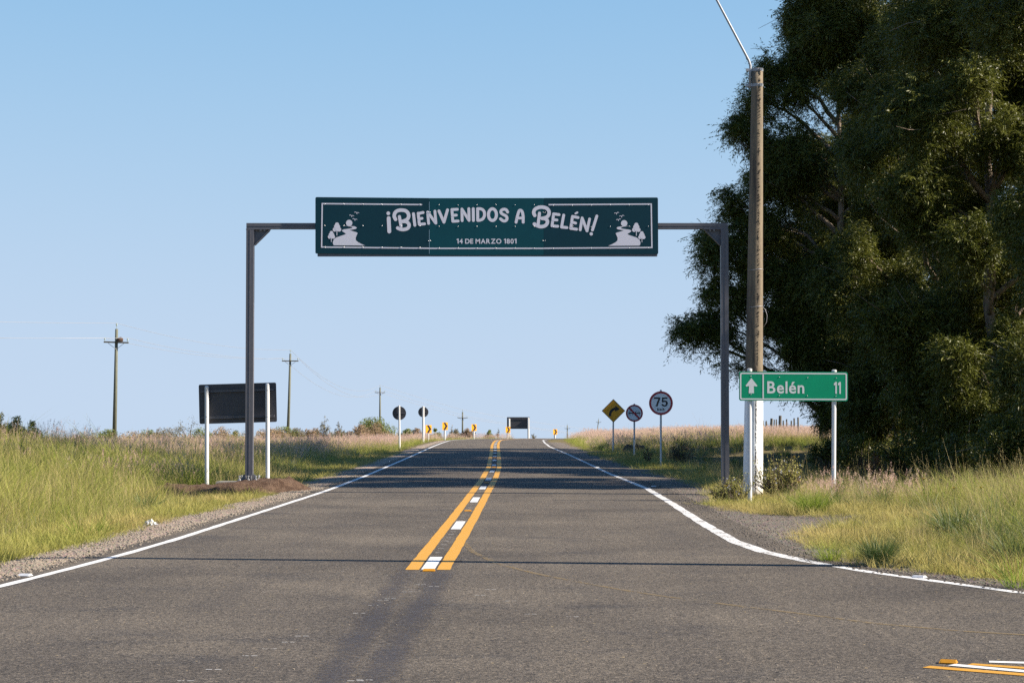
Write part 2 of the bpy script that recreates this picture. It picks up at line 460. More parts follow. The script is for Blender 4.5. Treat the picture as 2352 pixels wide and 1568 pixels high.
def polemat():
    m, nt, b = newmat('concrete_pole')
    p = coords(nt, 'Object')
    st = noise(nt, 1.0, 5, .65, coords(nt, 'Object', (7, 7, .5)))
    f = noise(nt, 22, 5, .7, p)
    c = mix(nt, ramp(nt, st, [(.35, 0.), (.65, 1.)]), (.18, .14, .092), (.10, .078, .054))
    c = mix(nt, ramp(nt, st, [(.50, 0.), (.66, .85)]), c, (.045, .035, .028))
    c = mix(nt, 1.0, c, ramp(nt, f, [(.3, .8), (.7, 1.15)]), 'MULTIPLY')
    nt.links.new(c, b.inputs['Base Color']); b.inputs['Roughness'].default_value = .88
    bump(nt, b, f, .35, .01)
    return m
M['pole'] = polemat()

def whitepole():
    m, nt, b = newmat('whitewashed_concrete')
    p = coords(nt, 'Object')
    f = noise(nt, 9, 6, .75, p); st = noise(nt, 1.0, 4, .7, coords(nt, 'Object', (9, 9, .8)))
    c = mix(nt, ramp(nt, f, [(.62, 0.), (.70, 1.)]), (.80, .80, .79), (.42, .38, .33))
    c = mix(nt, ramp(nt, st, [(.5, 0.), (.75, .7)]), c, (.46, .43, .40))
    sp_ = N(nt, 'ShaderNodeSeparateXYZ'); nt.links.new(p, sp_.inputs[0])
    low = mth(nt, 'MULTIPLY', ramp(nt, mth(nt, 'MULTIPLY', sp_.outputs['Z'], .5), [(.0, 1.), (.45, 0.)]), ramp(nt, f, [(.35, .1), (.6, 1.)]))
    c = mix(nt, mth(nt, 'MULTIPLY', low, .6), c, (.30, .24, .17))
    nt.links.new(c, b.inputs['Base Color']); b.inputs['Roughness'].default_value = .8
    bump(nt, b, f, .4, .01)
    return m
M['whitepole'] = whitepole()

# ------------------------------------------------------------------ the ground, road and markings
def axis(parts):
    out = []
    for a, b, s in parts: out += list(np.arange(a, b, s))
    return np.array(out + [parts[-1][1]])
gx = axis([(-3000, -400, 260), (-400, -80, 16), (-80, -30, 2.5), (-30, -12, .8), (-12, -3.2, .22), (-3.2, 2.2, .6), (2.2, 12, .22), (12, 30, .8), (30, 80, 2.5), (80, 400, 16), (400, 3000, 260)])
gy = axis([(-60, 10, 6), (10, 60, .3), (60, 130, .7), (130, 260, 2), (260, 600, 12), (600, 8000, 370)])
GX, GY = np.meshgrid(gx, gy)
GZ = ground_z(GX, GY)
def grid_mesh(name, X, Y, Z, mat_):
    ny, nx = X.shape
    v = np.stack([X, Y, Z], -1).reshape(-1, 3)
    i = np.arange(nx * ny).reshape(ny, nx)
    f = np.stack([i[:-1, :-1], i[:-1, 1:], i[1:, 1:], i[1:, :-1]], -1).reshape(-1, 4)
    me = bpy.data.meshes.new(name)
    me.vertices.add(len(v)); me.vertices.foreach_set('co', v.ravel().astype(np.float32))
    me.loops.add(f.size); me.loops.foreach_set('vertex_index', f.ravel().astype(np.int32))
    me.polygons.add(len(f)); me.polygons.foreach_set('loop_start', np.arange(0, f.size, 4, dtype=np.int32))
    me.update(calc_edges=True); me.validate()
    me.polygons.foreach_set('use_smooth', np.ones(len(f), bool))
    me.materials.append(mat_)
    return me
link('ground', grid_mesh('ground', GX, GY, GZ, M['soil']), kind='structure')

def ribbon(name, ys, xl, xr, dz, mat_, cols=2, kind='structure'):
    ys = np.asarray(ys, float); t = np.linspace(0, 1, cols)
    X = xl[:, None] * (1 - t) + xr[:, None] * t
    Y = np.repeat(ys[:, None], cols, 1)
    Z = base_z(Y) + dz
    return link(name, grid_mesh(name, X, Y, Z, mat_), kind=kind)

ry = axis([(-40, 10, 5), (10, 60, .5), (60, 150, 1), (150, 330, 3)])
ribbon('road', ry, road_l(ry), road_r(ry), 0.0, M['asphalt'], 15)
T0 = .004
def wob(y, a, s): return (fbm(np.asarray(y) * s, np.zeros(len(y)) + 7.3, 5) - .5) * a
ly = axis([(12, 60, .25), (60, 150, .5), (150, 300, 2)])
ribbon('road_marking', ly, line_l(ly) - .055 + wob(ly, .03, 2.), line_l(ly) + .055 + wob(ly + 50, .03, 2.), T0, M['pwhite'])
ly2 = axis([(12.5, 21.9, .2)])
ribbon('road_marking', ly2, line_r(ly2) - .07 + wob(ly2, .03, 3.), line_r(ly2) + .07 + wob(ly2 + 9, .03, 3.), T0, M['pwhite'])
ly3 = axis([(22.15, 60, .2), (60, 150, .5), (150, 300, 2)])
wr = np.interp(ly3, [22, 24, 30, 45, 60], [.08, .10, .085, .07, .055])
ribbon('road_marking', ly3, line_r(ly3) - wr + wob(ly3, .04, 3.), line_r(ly3) + wr + wob(ly3 + 9, .04, 3.), T0, M['pwhite_worn'])
cy = axis([(21.45, 60, .25), (60, 150, .5), (150, 300, 2)])
for s in (-1, 1):
    ribbon('road_marking', cy, line_c(cy) + s * .17 - .0725 + wob(cy + 3 * s, .02, 2.), line_c(cy) + s * .17 + .0725 + wob(cy + 31 * s, .02, 2.), T0, M['pyellow'])
dash = [(21.5, 23.4), (29.1, 31.3), (38.2, 40.5), (45, 46.9), (51.3, 53.2)] + [(58.6 + 7.4 * k, 60.6 + 7.4 * k) for k in range(16)]
for a, b in dash:
    yy = np.linspace(a, b, 9)
    ribbon('road_marking', yy, line_c(yy) - .072, line_c(yy) + .072, T0, M['pwhite'])
# scars where an older double line was ground away, and faint traces
def soft(name, c, scale, alpha):
    m, nt, b = newmat(name)
    p = coords(nt, 'Position')
    nt.links.new(mix(nt, noise(nt, 30, 3, .7, p), tuple(x * .7 for x in c), tuple(x * 1.3 for x in c)), b.inputs['Base Color'])
    b.inputs['Roughness'].default_value = .75; b.inputs['Specular IOR Level'].default_value = .25
    e = N(nt, 'ShaderNodeAttribute', attribute_name='edge').outputs['Fac']
    f = mth(nt, 'ADD', noise(nt, scale, 5, .7, coords(nt, 'Position', (1, .35, 1))), noise(nt, scale * 9, 3, .7, p))
    a_ = ramp(nt, mth(nt, 'ADD', mth(nt, 'MULTIPLY', f, .62), mth(nt, 'MULTIPLY', e, .20)), [(.64, 0.), (.98, alpha)])
    nt.links.new(a_, b.inputs['Alpha']); return m
M['scar'] = soft('grey_scar_of_removed_paint', (.056, .053, .061), 1.7, .62)
M['scar2'] = soft('grey_veil_round_removed_paint', (.066, .060, .060), 1.1, .22)
def softband(name, pts, w, dz, mat_):
    P = [Vector(p) for p in pts]; cols = 9; V, F, E = [], [], []
    for i, p in enumerate(P):
        t = (P[min(i + 1, len(P) - 1)] - P[max(i - 1, 0)]).normalized(); n = Vector((-t.y, t.x))
        end = min(1, 4 * i / (len(P) - 1), 4 * (1 - i / (len(P) - 1)))
        for j in range(cols):
            q = p + n * w * (j / (cols - 1) - .5); V.append((q.x, q.y, float(base_z(q.y)) + dz)); E.append(max(0, (1 - abs(2 * j / (cols - 1) - 1) ** 2)) * (.25 + .75 * end))
    F = [(i * cols + j, (i + 1) * cols + j, (i + 1) * cols + j + 1, i * cols + j + 1) for i in range(len(P) - 1) for j in range(cols - 1)]
    b = MB(); b.add(V, F); o = b.build(name, mat_, kind='structure')
    o.data.attributes.new('edge', 'FLOAT', 'POINT').data.foreach_set('value', np.array(E, np.float32)); return o
def lpath(y0, y1, off, n=24): return [(float(line_c(np.array([y]))[0]) + off(y), y) for y in np.linspace(y0, y1, n)]
softband('road_stain', lpath(7, 23.5, lambda y: -.10 + .02 * (21 - y)), .95, .0022, M['scar2'])
softband('road_stain', lpath(8, 23.2, lambda y: -.22 + .012 * (21 - y)), .30, .0028, M['scar'])
softband('road_stain', lpath(8, 23.2, lambda y: .17 + .0 * y), .30, .0028, M['scar'])
def rp(x, y): d = EYE * FPX / (y - 955); return ((x - 1176) * d / FPX, d)
def line2(a, b, n=9): a, b = Vector(rp(*a)), Vector(rp(*b)); return [tuple(a.lerp(b, k / (n - 1))) for k in range(n)]
def band(name, pts, w, dz, mat_, kind='structure'):
    """a painted band along a free path on the road"""
    P = [Vector((p[0], p[1])) for p in pts]
    vs, fs = [], []
    for i, p in enumerate(P):
        t = (P[min(i + 1, len(P) - 1)] - P[max(i - 1, 0)]).normalized(); n = Vector((-t.y, t.x)) * (w / 2)
        for q in (p - n, p + n): vs.append((q.x, q.y, float(base_z(q.y)) + dz))
    fs = [(2 * i, 2 * i + 2, 2 * i + 3, 2 * i + 1) for i in range(len(P) - 1)]
    b = MB(); b.add(vs, fs); return b.build(name, mat_, kind=kind)
def roadpt(x, y):
    d = EYE * FPX / (y - 955); return ((x - 1176) * d / FPX, d)
band('road_marking_trace', [roadpt(*p) for p in ((1062, 1240), (1085, 1265), (1140, 1292), (1230, 1315), (1330, 1335), (1450, 1356), (1560, 1372))], .07, .003, M['faint'])
band('road_marking_trace', [roadpt(*p) for p in ((1640, 1382), (1800, 1402), (2000, 1428), (2200, 1446), (2352, 1455))], .07, .003, M['faint'])
# the double line of the side road at the lower right
def lseg(a, b, ext=1.7, n=16):
    a, b = Vector(roadpt(*a)), Vector(roadpt(*b)); return [a.lerp(a + (b - a) * ext * 4, k / (n - 1)) for k in range(n)]
band('road_marking', lseg((2122, 1527.6), (2352, 1546)), .118, T0, M['pyellow'])
band('road_marking', lseg((2180, 1523.2), (2352, 1538.6)), .105, T0 + .0006, M['pwhite'])
band('road_marking', lseg((2222, 1521.6), (2352, 1530.6)), .10, T0, M['pyellow'])
band('road_marking', lseg((2266, 1516.2), (2352, 1518.6)), .10, T0, M['pwhite'])
# small pairs of white dashes left by the line painters
tk = MB()
rt = random.Random(4)
spots = [(1003, 1327), (982, 1332), (955, 1340), (1010, 1338), (940, 1349), (925, 1357), (885, 1372), (868, 1376), (845, 1388), (850, 1392), (812, 1406), (790, 1417), (762, 1420), (735, 1440), (710, 1443), (680, 1458), (650, 1472), (605, 1487), (560, 1503), (524, 1518), (476, 1534), (412, 1560), (820, 1558), (800, 1560), (985, 1345), (1075, 1347), (1090, 1365), (1115, 1352), (1160, 1378), (1182, 1394), (1205, 1408), (1258, 1410), (1300, 1414)]
for (x, y) in spots:
    px, py = roadpt(x, y)
    if rt.random() < .3: continue
    for k in range(2):
        cx = px + k * .06
        z = .0035
        tk.add([(cx, py, z), (cx + .042, py, z), (cx + .042, py + .014, z), (cx, py + .014, z)], [(0, 1, 2, 3)])
for k in range(40):
    d = 21.9 + k * .74
    px = float(line_c(np.array([d]))[0]) - .02
    if any(a_ - .1 < d < b_ + .1 for a_, b_ in dash): continue
    tk.add([(px - .03, d, .0035), (px + .04, d, .0035), (px + .04, d + .025, .0035), (px - .03, d + .025, .0035)], [(0, 1, 2, 3)])
tk.build('road_marking_tick', M['pwhite_worn'], kind='structure')

# gravel beside the asphalt
sy = axis([(12, 60, .25), (60, 145, 1)])
inn = road_l(sy) - .01
out_ = verge_l(sy) - .25 + wob(sy, .5, 1.1)
def drape(name, ys, xa, xb, mat_, cols, lift=.006):
    t = np.linspace(0, 1, cols)
    X = xa[:, None] * (1 - t) + xb[:, None] * t; Y = np.repeat(ys[:, None], cols, 1)
    Z = ground_z(X, Y) + lift + .012 * (fbm(X * 6, Y * 6, 4) - .4) * (t > 0) * (t < 1)
    return link(name, grid_mesh(name, X, Y, Z, mat_), kind='structure')
drape('gravel_shoulder', sy, out_, inn, M['gravel'], 9)
sy = axis([(17, 60, .25), (60, 130, 1)])
drape('gravel_verge', sy, road_r(sy) + .01, verge_r(sy) + .45 + wob(sy, .5, 1.1), M['gravel2'], 9)

# ------------------------------------------------------------------ scattered stuff: grass, loose gravel, leaves (geometry nodes instancing)
PROTO = []
def proto(name, V, F, mats, mi=None, attrs=None, smooth=False):
    me = bpy.data.meshes.new(name); me.from_pydata(V, [], F); me.update()
    for m in mats: me.materials.append(m)
    if mi is not None: me.polygons.foreach_set('material_index', mi)
    for k, a in (attrs or {}).items():
        at_ = me.attributes.new(k, 'FLOAT', 'POINT'); at_.data.foreach_set('value', np.asarray(a, np.float32))
    if smooth: me.polygons.foreach_set('use_smooth', [True] * len(F))
    o = bpy.data.objects.new(name, me)
    return o

def scatter_tree(name, protos):
    ng = bpy.data.node_groups.new(name, 'GeometryNodeTree')
    ng.interface.new_socket('Geometry', in_out='INPUT', socket_type='NodeSocketGeometry')
    ng.interface.new_socket('Geometry', in_out='OUTPUT', socket_type='NodeSocketGeometry')
    gi, go = ng.nodes.new('NodeGroupInput'), ng.nodes.new('NodeGroupOutput')
    join = ng.nodes.new('GeometryNodeJoinGeometry')
    for p in protos:
        oi = ng.nodes.new('GeometryNodeObjectInfo'); oi.transform_space = 'ORIGINAL'
        oi.inputs['Object'].default_value = p; oi.inputs['As Instance'].default_value = False
        g2i = ng.nodes.new('GeometryNodeGeometryToInstance')
        ng.links.new(oi.outputs['Geometry'], g2i.inputs[0]); ng.links.new(g2i.outputs[0], join.inputs[0])
    iop = ng.nodes.new('GeometryNodeInstanceOnPoints'); iop.inputs['Pick Instance'].default_value = True
    def att(nm, ty):
        a = ng.nodes.new('GeometryNodeInputNamedAttribute'); a.data_type = ty; a.inputs['Name'].default_value = nm
        return a.outputs['Attribute']
    e2r = ng.nodes.new('FunctionNodeEulerToRotation'); ng.links.new(att('rot', 'FLOAT_VECTOR'), e2r.inputs[0])
    ng.links.new(gi.outputs[0], iop.inputs['Points']); ng.links.new(join.outputs[0], iop.inputs['Instance'])
    ng.links.new(att('pick', 'INT'), iop.inputs['Instance Index'])
    ng.links.new(e2r.outputs[0], iop.inputs['Rotation']); ng.links.new(att('size', 'FLOAT_VECTOR'), iop.inputs['Scale'])
    ng.links.new(iop.outputs[0], go.inputs[0])
    return ng

NGS = {}
def scatter(name, protos, P, rot, size, tint, seed, parent=None, kind='stuff'):
    n = len(P); rg = np.random.default_rng(seed)
    me = bpy.data.meshes.new(name); me.vertices.add(n); me.vertices.foreach_set('co', np.asarray(P, np.float32).ravel())
    def put(k, ty, key, val):
        a = me.attributes.new(k, ty, 'POINT'); a.data.foreach_set(key, val)
    put('rot', 'FLOAT_VECTOR', 'vector', np.asarray(rot, np.float32).ravel())
    size = np.asarray(size, np.float32)
    if size.ndim == 1: size = np.repeat(size[:, None], 3, 1)
    put('size', 'FLOAT_VECTOR', 'vector', size.ravel())
    put('pick', 'INT', 'value', rg.integers(0, len(protos), n).astype(np.int32))
    put('tint', 'FLOAT', 'value', np.asarray(tint, np.float32))
    for m in protos[0].data.materials: me.materials.append(m)
    o = link(name, me, parent, kind)
    key = tuple(p.name for p in protos)
    if key not in NGS: NGS[key] = scatter_tree('scatter_' + name, protos)
    md = o.modifiers.new('scatter', 'NODES'); md.node_group = NGS[key]
    return o

def blades(rg, n, rad, h0, h1, w, lean, V, F, tip, rnd, curl=.5, segs=3, mi=None, mval=0):
    for _ in range(n):
        r = rad * math.sqrt(rg.random()); a = rg.random() * 6.283
        bx, by = r * math.cos(a), r * math.sin(a)
        az = a + rg.normal() * .9
        h = h0 + (h1 - h0) * rg.random() ** 1.3
        le = abs(rg.normal()) * lean + .08
        dx, dy = math.cos(az), math.sin(az)
        face = rg.random() * 6.283
        px, py = math.cos(face), math.sin(face)
        o = len(V); rv = rg.random()
        for s in range(segs + 1):
            t = s / segs
            out = h * (le * t + curl * le * t * t)
            z = h * (t - .28 * le * t * t)
            ww = w * (1 - t) ** .7 * (.7 + .3 * (s > 0))
            x, y = bx + dx * out, by + dy * out
            if s < segs:
                V += [(x - px * ww / 2, y - py * ww / 2, z), (x + px * ww / 2, y + py * ww / 2, z)]; tip += [t, t]; rnd += [rv, rv]
            else:
                V.append((x, y, z)); tip.append(1.0); rnd.append(rv)
        for s in range(segs - 1):
            F.append((o + 2 * s, o + 2 * s + 1, o + 2 * s + 3, o + 2 * s + 2))
        F.append((o + 2 * segs - 2, o + 2 * segs - 1, o + 2 * segs))
        if mi is not None: mi += [mval] * segs

def plume(rg, top, d, L, wid, n, V, F, tip, rnd, mi, mval):
    for _ in range(n):
        t = rg.random()
        c = Vector(top) + Vector(d) * (L * (t - .8))
        off = Vector((rg.normal(), rg.normal(), rg.normal() * .5)) * wid * (1 - .6 * t)
        c = c + off
        s = wid * (.35 + .5 * rg.random())
        a = Vector((rg.normal(), rg.normal(), rg.normal())).normalized() * s
        b = (Vector(d) * (.8 + rg.random()) + Vector((rg.normal() * .4, rg.normal() * .4, 0))).normalized() * s * 2.0
        o = len(V); V += [tuple(c - a * .5), tuple(c + a * .5), tuple(c + b)]; F.append((o, o + 1, o + 2))
        rv = rg.random(); tip += [.0, .0, 0.]; rnd += [rv] * 3; mi.append(mval)

def stalks(rg, n, rad, h0, h1, lean, V, F, tip, rnd, mi, smat, hmat, L, wid, nh):
    for _ in range(n):
        r = rad * math.sqrt(rg.random()); a = rg.random() * 6.283
        h = h0 + (h1 - h0) * rg.random(); le = abs(rg.normal()) * lean
        az = rg.random() * 6.283
        b0 = Vector((r * math.cos(a), r * math.sin(a), 0)); t0 = b0 + Vector((math.cos(az) * le * h, math.sin(az) * le * h, h))
        mid = b0.lerp(t0, .5) - Vector((math.cos(az), math.sin(az), 0)) * le * h * .12
        w = .0022; px = Vector((math.cos(az + 1.57), math.sin(az + 1.57), 0)) * w
        o = len(V); rv = rg.random()
        V += [tuple(b0 - px), tuple(b0 + px), tuple(mid - px), tuple(mid + px), tuple(t0)]; tip += [0] * 5; rnd += [rv] * 5
        F += [(o, o + 1, o + 3, o + 2), (o + 2, o + 3, o + 4)]; mi += [smat] * 2
        plume(rg, t0, (t0 - mid).normalized(), L * (.7 + .6 * rg.random()), wid, nh, V, F, tip, rnd, mi, hmat)

def make_protos():
    G = {}
    def mk(name, k, fn, mats):
        L = []
        for i in range(k):
            rg = np.random.default_rng(100 * len(G) + i); V, F, tip, rnd, mi = [], [], [], [], []
            fn(rg, V, F, tip, rnd, mi)
            L.append(proto('%s_sample' % name, V, F, mats, mi, {'tip': tip, 'rnd': rnd}))
        G[name] = L
    mk('turf', 4, lambda rg, V, F, t, r, mi: blades(rg, 70, .20, .035, .13, .006, .75, V, F, t, r, .6, 2, mi), [M['turf']])
    def lush(rg, V, F, t, r, mi):
        blades(rg, 44, .17, .14, .60, .0095, .48, V, F, t, r, .7, 3, mi)
        blades(rg, 5, .15, .4, .7, .004, .3, V, F, t, r, .5, 3, mi, 1)
    mk('lush', 5, lush, [M['grass'], M['straw']])
    def broad(rg, V, F, t, r, mi):
        blades(rg, 34, .12, .25, .75, .013, .40, V, F, t, r, 1.0, 4, mi)
    mk('broad', 3, broad, [M['grass'], M['straw']])
    def fine(rg, V, F, t, r, mi):
        blades(rg, 30, .16, .15, .5, .005, .45, V, F, t, r, .6, 3, mi)
        stalks(rg, 9, .16, .4, .8, .3, V, F, t, r, mi, 1, 1, .14, .007, 14)
    mk('fine', 4, fine, [M['grass'], M['straw']])
    def pink(rg, V, F, t, r, mi):
        blades(rg, 22, .18, .15, .45, .006, .4, V, F, t, r, .6, 3, mi)
        stalks(rg, 13, .2, .42, .8, .22, V, F, t, r, mi, 1, 2, .12, .016, 22)
    mk('pink', 5, pink, [M['grass'], M['straw'], M['pink']])
    def pinkfar(rg, V, F, t, r, mi):
        blades(rg, 26, .42, .15, .5, .016, .4, V, F, t, r, .6, 2, mi)
        stalks(rg, 22, .45, .42, .8, .22, V, F, t, r, mi, 1, 2, .15, .026, 12)
    mk('pinkfar', 4, pinkfar, [M['grass'], M['straw'], M['pink']])
    def lushfar(rg, V, F, t, r, mi):
        blades(rg, 60, .42, .15, .55, .016, .45, V, F, t, r, .6, 2, mi)
    mk('lushfar', 4, lushfar, [M['grass'], M['straw']])
    def leaves(rg, V, F, t, r, mi):
        for _ in range(9):                     # hanging twigs of a eucalypt spray
            a = rg.random() * 6.283; el = rg.normal() * .75
            d = Vector((math.cos(a) * math.cos(el), math.sin(a) * math.cos(el), math.sin(el)))
            Lt = .28 + .42 * rg.random()
            for k in range(11):
                s = (k + rg.random()) / 11
                p = d * (Lt * s) + Vector((0, 0, -.22 * s * s))
                az = a + (1 if k % 2 else -1) * (.6 + .5 * rg.random())
                dn = -1.3 + 1.5 * rg.random() ** 1.5
                ld = Vector((math.cos(az), math.sin(az), dn)).normalized()
                sd = ld.cross(Vector((rg.normal(), rg.normal(), rg.normal()))).normalized()
                L = .10 + .07 * rg.random(); w = L * .2
                o = len(V)
                V += [tuple(p), tuple(p + ld * L * .4 + sd * w / 2), tuple(p + ld * L), tuple(p + ld * L * .4 - sd * w / 2)]
                F.append((o, o + 1, o + 2, o + 3)); rv = rg.random(); r += [rv] * 4; t += [0] * 4; mi.append(0)
    def dark(rg, V, F, t, r, mi):
        blades(rg, 80, .14, .2, .6, .009, .5, V, F, t, r, .9, 4, mi)
    mk('dark', 3, dark, [M['darkgrass']])
    def dry(rg, V, F, t, r, mi):
        blades(rg, 26, .14, .3, .75, .006, .55, V, F, t, r, .8, 4, mi)
        stalks(rg, 10, .14, .5, .9, .4, V, F, t, r, mi, 0, 0, .12, .009, 14)
    mk('dry', 3, dry, [M['straw']])
    mk('spray', 5, leaves, [M['euc']])
    def peb(rg, V, F, t, r, mi):
        import bmesh
        bm = bmesh.new(); bmesh.ops.create_icosphere(bm, subdivisions=1, radius=1)
        s = Vector((1, .6 + .4 * rg.random(), .45 + .25 * rg.random()))
        for v in bm.verts:
            q = v.co * (.8 + .4 * rg.random()); V.append((q.x * s.x, q.y * s.y, q.z * s.z + .2))
        for f in bm.faces: F.append(tuple(v.index for v in f.verts)); mi.append(0)
        r += [rg.random()] * len(V); t += [0] * len(V); bm.free()
    mk('pebble', 4, peb, [M['stone']])
    mk('chip', 4, peb, [M['chip']])
    return G
PR = make_protos()

RG = np.random.default_rng(11)
def sample(side, y0, y1, dens, umax=None, xlim=.29, pad=3.0):
    """random spots on one verge; returns x, y and the distance u from the grass edge"""
    vw = xlim * y1 + pad
    a = vw * (y1 - y0); n = int(a * dens)
    y = RG.uniform(y0, y1, n); x = RG.uniform(0, vw, n)
    if side < 0:
        x = -x; u = verge_l(y) + wob(y, .35, 1.3) - x
    else:
        u = x - verge_r(y) - wob(y, .35, 1.3)
    k = (u > 0) & (np.abs(x) < xlim * y + pad)
    if umax: k &= u < umax
    return x[k], y[k], u[k]

def strew(name, kind, lst, size, tint, seed, tilt=.12, hz=None):
    x = np.concatenate([a[0] for a in lst]); y = np.concatenate([a[1] for a in lst])
    n = len(x); rg = np.random.default_rng(seed)
    P = np.stack([x, y, ground_z(x, y) - .012], -1); tilt = tilt * 1.7
    rot = np.stack([rg.normal(0, tilt, n), rg.normal(0, tilt, n), rg.uniform(0, 6.283, n)], -1)
    return scatter(name, PR[kind], P, rot, size, tint, seed)

def keep(t, p):
    k = RG.random(len(t[0])) < p
    return tuple(a[k] for a in t)

def not_mound(t):
    k = ~(((t[0] + 6.5) / 2.15) ** 2 + ((t[1] - 43.9) / 2.1) ** 2 < 1)
    return tuple(a[k] for a in t)

def clump(t, s=.35, seed=9): return fbm(t[0] * s, t[1] * s, seed)

# left and right short turf near the asphalt
def turf():
    L = []
    for a, b, d in ((17, 32, 60), (32, 50, 34), (50, 90, 12)):
        t = not_mound(sample(-1, a, b, d, 3.2)); L.append(keep(t, (1 - sm(1.4, 3.2, t[2])) * (.35 + .65 * sm(.1, .5, t[2]))))
    for a, b, d in ((16, 30, 60), (30, 48, 36), (48, 90, 12)):
        t = sample(1, a, b, d, 2.6); L.append(keep(t, (1 - sm(1.2, 2.6, t[2])) * (.35 + .65 * sm(.1, .6, t[2])) * (.25 + .75 * (clump(t, 1.1, 63) > .38))))
    t = sample(1, 45, 82, 16); L.append(keep(t, .9 * (t[2] > 3) * (clump(t, .3, 5) > .42)))
    x = np.concatenate([a[0] for a in L]); y = np.concatenate([a[1] for a in L])
    n = len(x); rg = np.random.default_rng(2)
    strew('turf_grass', 'turf', L, rg.uniform(.6, 1.7, n), np.clip(fbm(x * .5, y * .5, 4) * 1.5 - .35 + rg.normal(0, .12, n), 0, .9), 3)
turf()

def lush():
    L, B, Fi, Pk = [], [], [], []
    # left bank
    for a, b, d in ((18, 34, 27), (34, 50, 22), (50, 75, 14), (75, 110, 8)):
        t = not_mound(sample(-1, a, b, d)); pk = sm(50, 84, t[1] + 1.2 * t[2] - 26 * (clump(t, .25, 21) - .5)) * sm(1.0, 3.5, t[2])
        L.append(keep(t, sm(.25, 1.3, t[2]) * (1 - .6 * pk) * (.35 + .65 * (clump(t, .8, 9) > .45))))
        t = not_mound(sample(-1, a, b, d * .34)); L0 = keep(t, sm(.9, 2.2, t[2]) * (clump(t, .5, 33) > .5)); B.append(L0)
        t = not_mound(sample(-1, a, b, d * .30)); Fi.append(keep(t, sm(.5, 1.8, t[2]) * (.4 + .6 * (clump(t, .6, 13) > .48))))
        t = not_mound(sample(-1, a, b, d * .75)); pk = sm(48, 84, t[1] + 1.2 * t[2] - 26 * (clump(t, .25, 21) - .5)) * sm(1.0, 3.2, t[2])
        Pk.append(keep(t, pk * (.12 + .88 * (clump(t, .45, 17) > .46))))
    # right verge
    for a, b, d in ((17, 34, 25), (34, 50, 21), (50, 75, 12), (75, 110, 8)):
        t = sample(1, a, b, d); shade = ((t[1] > 40) & (t[1] < 100) & (t[0] > 7.2))
        p = sm(.5, 1.5, t[2]) * np.where(shade, .25, 1) * (.25 + .75 * (clump(t, 1.2, 41) > .42)); L.append(keep(t, p))
        t = sample(1, a, b, d * .14); B.append(keep(t, sm(1.2, 2.4, t[2]) * (clump(t, .7, 43) > .55) * (t[1] < 60)))
        t = sample(1, a, b, d * .55); shade = ((t[1] > 40) & (t[1] < 100) & (t[0] > 7.2)); Fi.append(keep(t, sm(.6, 1.6, t[2]) * ~shade * .85))
        t = sample(1, a, b, d * .40); near = sm(34, 37, t[1]) * sm(46, 42, t[1]) * sm(.8, 1.4, t[2]) * sm(4.6, 3.2, t[2]); far = sm(78, 100, t[1]) * sm(.8, 2.5, t[2]) * np.where((t[1] < 100) & (t[0] > 9), .0, 1)
        sp = .05 * sm(2, 4, t[2]) * (t[1] < 46) * (clump(t, .8, 77) > .5)
        Pk.append(keep(t, np.clip(near * 1.6 + far + sp, 0, 1)))
    def put(nm, kind, LL, s0, s1, td, seed, tall=None):
        x = np.concatenate([a[0] for a in LL]); y = np.concatenate([a[1] for a in LL]); u = np.concatenate([a[2] for a in LL])
        n = len(x); rg = np.random.default_rng(seed)
        s = rg.uniform(s0, s1, n) * (.30 + .70 * np.where(x > 0, sm(.5, 3.0, u), sm(.5, 3.2, u))) * (.30 + 1.4 * fbm(x * 1.5, y * 1.5, 140))
        s = s * np.where((x > 0) & (y < 50), .5 + .35 * sm(1, 4, u) + .15 * sm(4, 6, u), 1.0)
        foot = (x > 3.2) & (x < 8.6) & (y > 36.6) & (y < 42.5); s = s * np.where(foot, .95 + .6 * fbm(x * 1.3, y * 1.3, 7), np.where((x > 0) & (y > 36) & (y < 95), .62, 1)) * np.where((x > 6) & (y < 34), 1.18, 1)
        tint = np.clip(td + (fbm(x * .45, y * .45, seed) - .5) * 1.1 + (fbm(x * 1.7, y * 1.7, seed + 9) - .5) * .9 + rg.normal(0, .16, n) + .32 * (1 - sm(.3, 2.2, u)) + np.where(x > 0, -.04, 0), 0, .95)
        strew(nm, kind, LL, s, tint, seed)
        return n
    print('grass', put('green_grass', 'lush', L, .6, 1.45, .20, 5), put('broad_grass', 'broad', B, .7, 1.3, .06, 6), put('fine_grass', 'fine', Fi, .7, 1.35, .38, 7), put('pink_grass', 'pink', Pk, .65, 1.08, .30, 8))
    # the far field
    LF, PF = [], []
    for s in (-1, 1):
        for a, b, d in ((95, 150, 3.2), (150, 260, 1.4)):
            t = sample(s, a, b, d); LF.append(keep(t, sm(.15, 1.5, t[2]) * (.25 + .75 * (clump(t, .12, 51) > .52))))
            t = sample(s, a, b, d * 1.3); PF.append(keep(t, sm(.6, 2.4, t[2]) * (.14 + .5 * (clump(t, .12, 51) < .52))))
    for nm, kind, LL, td, seed in (('far_green_grass', 'lushfar', LF, .32, 15), ('far_pink_grass', 'pinkfar', PF, .35, 16)):
        x = np.concatenate([a[0] for a in LL]); y = np.concatenate([a[1] for a in LL]); u = np.concatenate([a[2] for a in LL]); n = len(x); rg = np.random.default_rng(seed)
        strew(nm, kind, LL, rg.uniform(.7, 1.15, n) * (.5 + .5 * sm(.2, 2.5, u)), np.clip(td + (fbm(x * .1, y * .1, seed) - .5) + rg.normal(0, .1, n), 0, .9), seed)
lush()
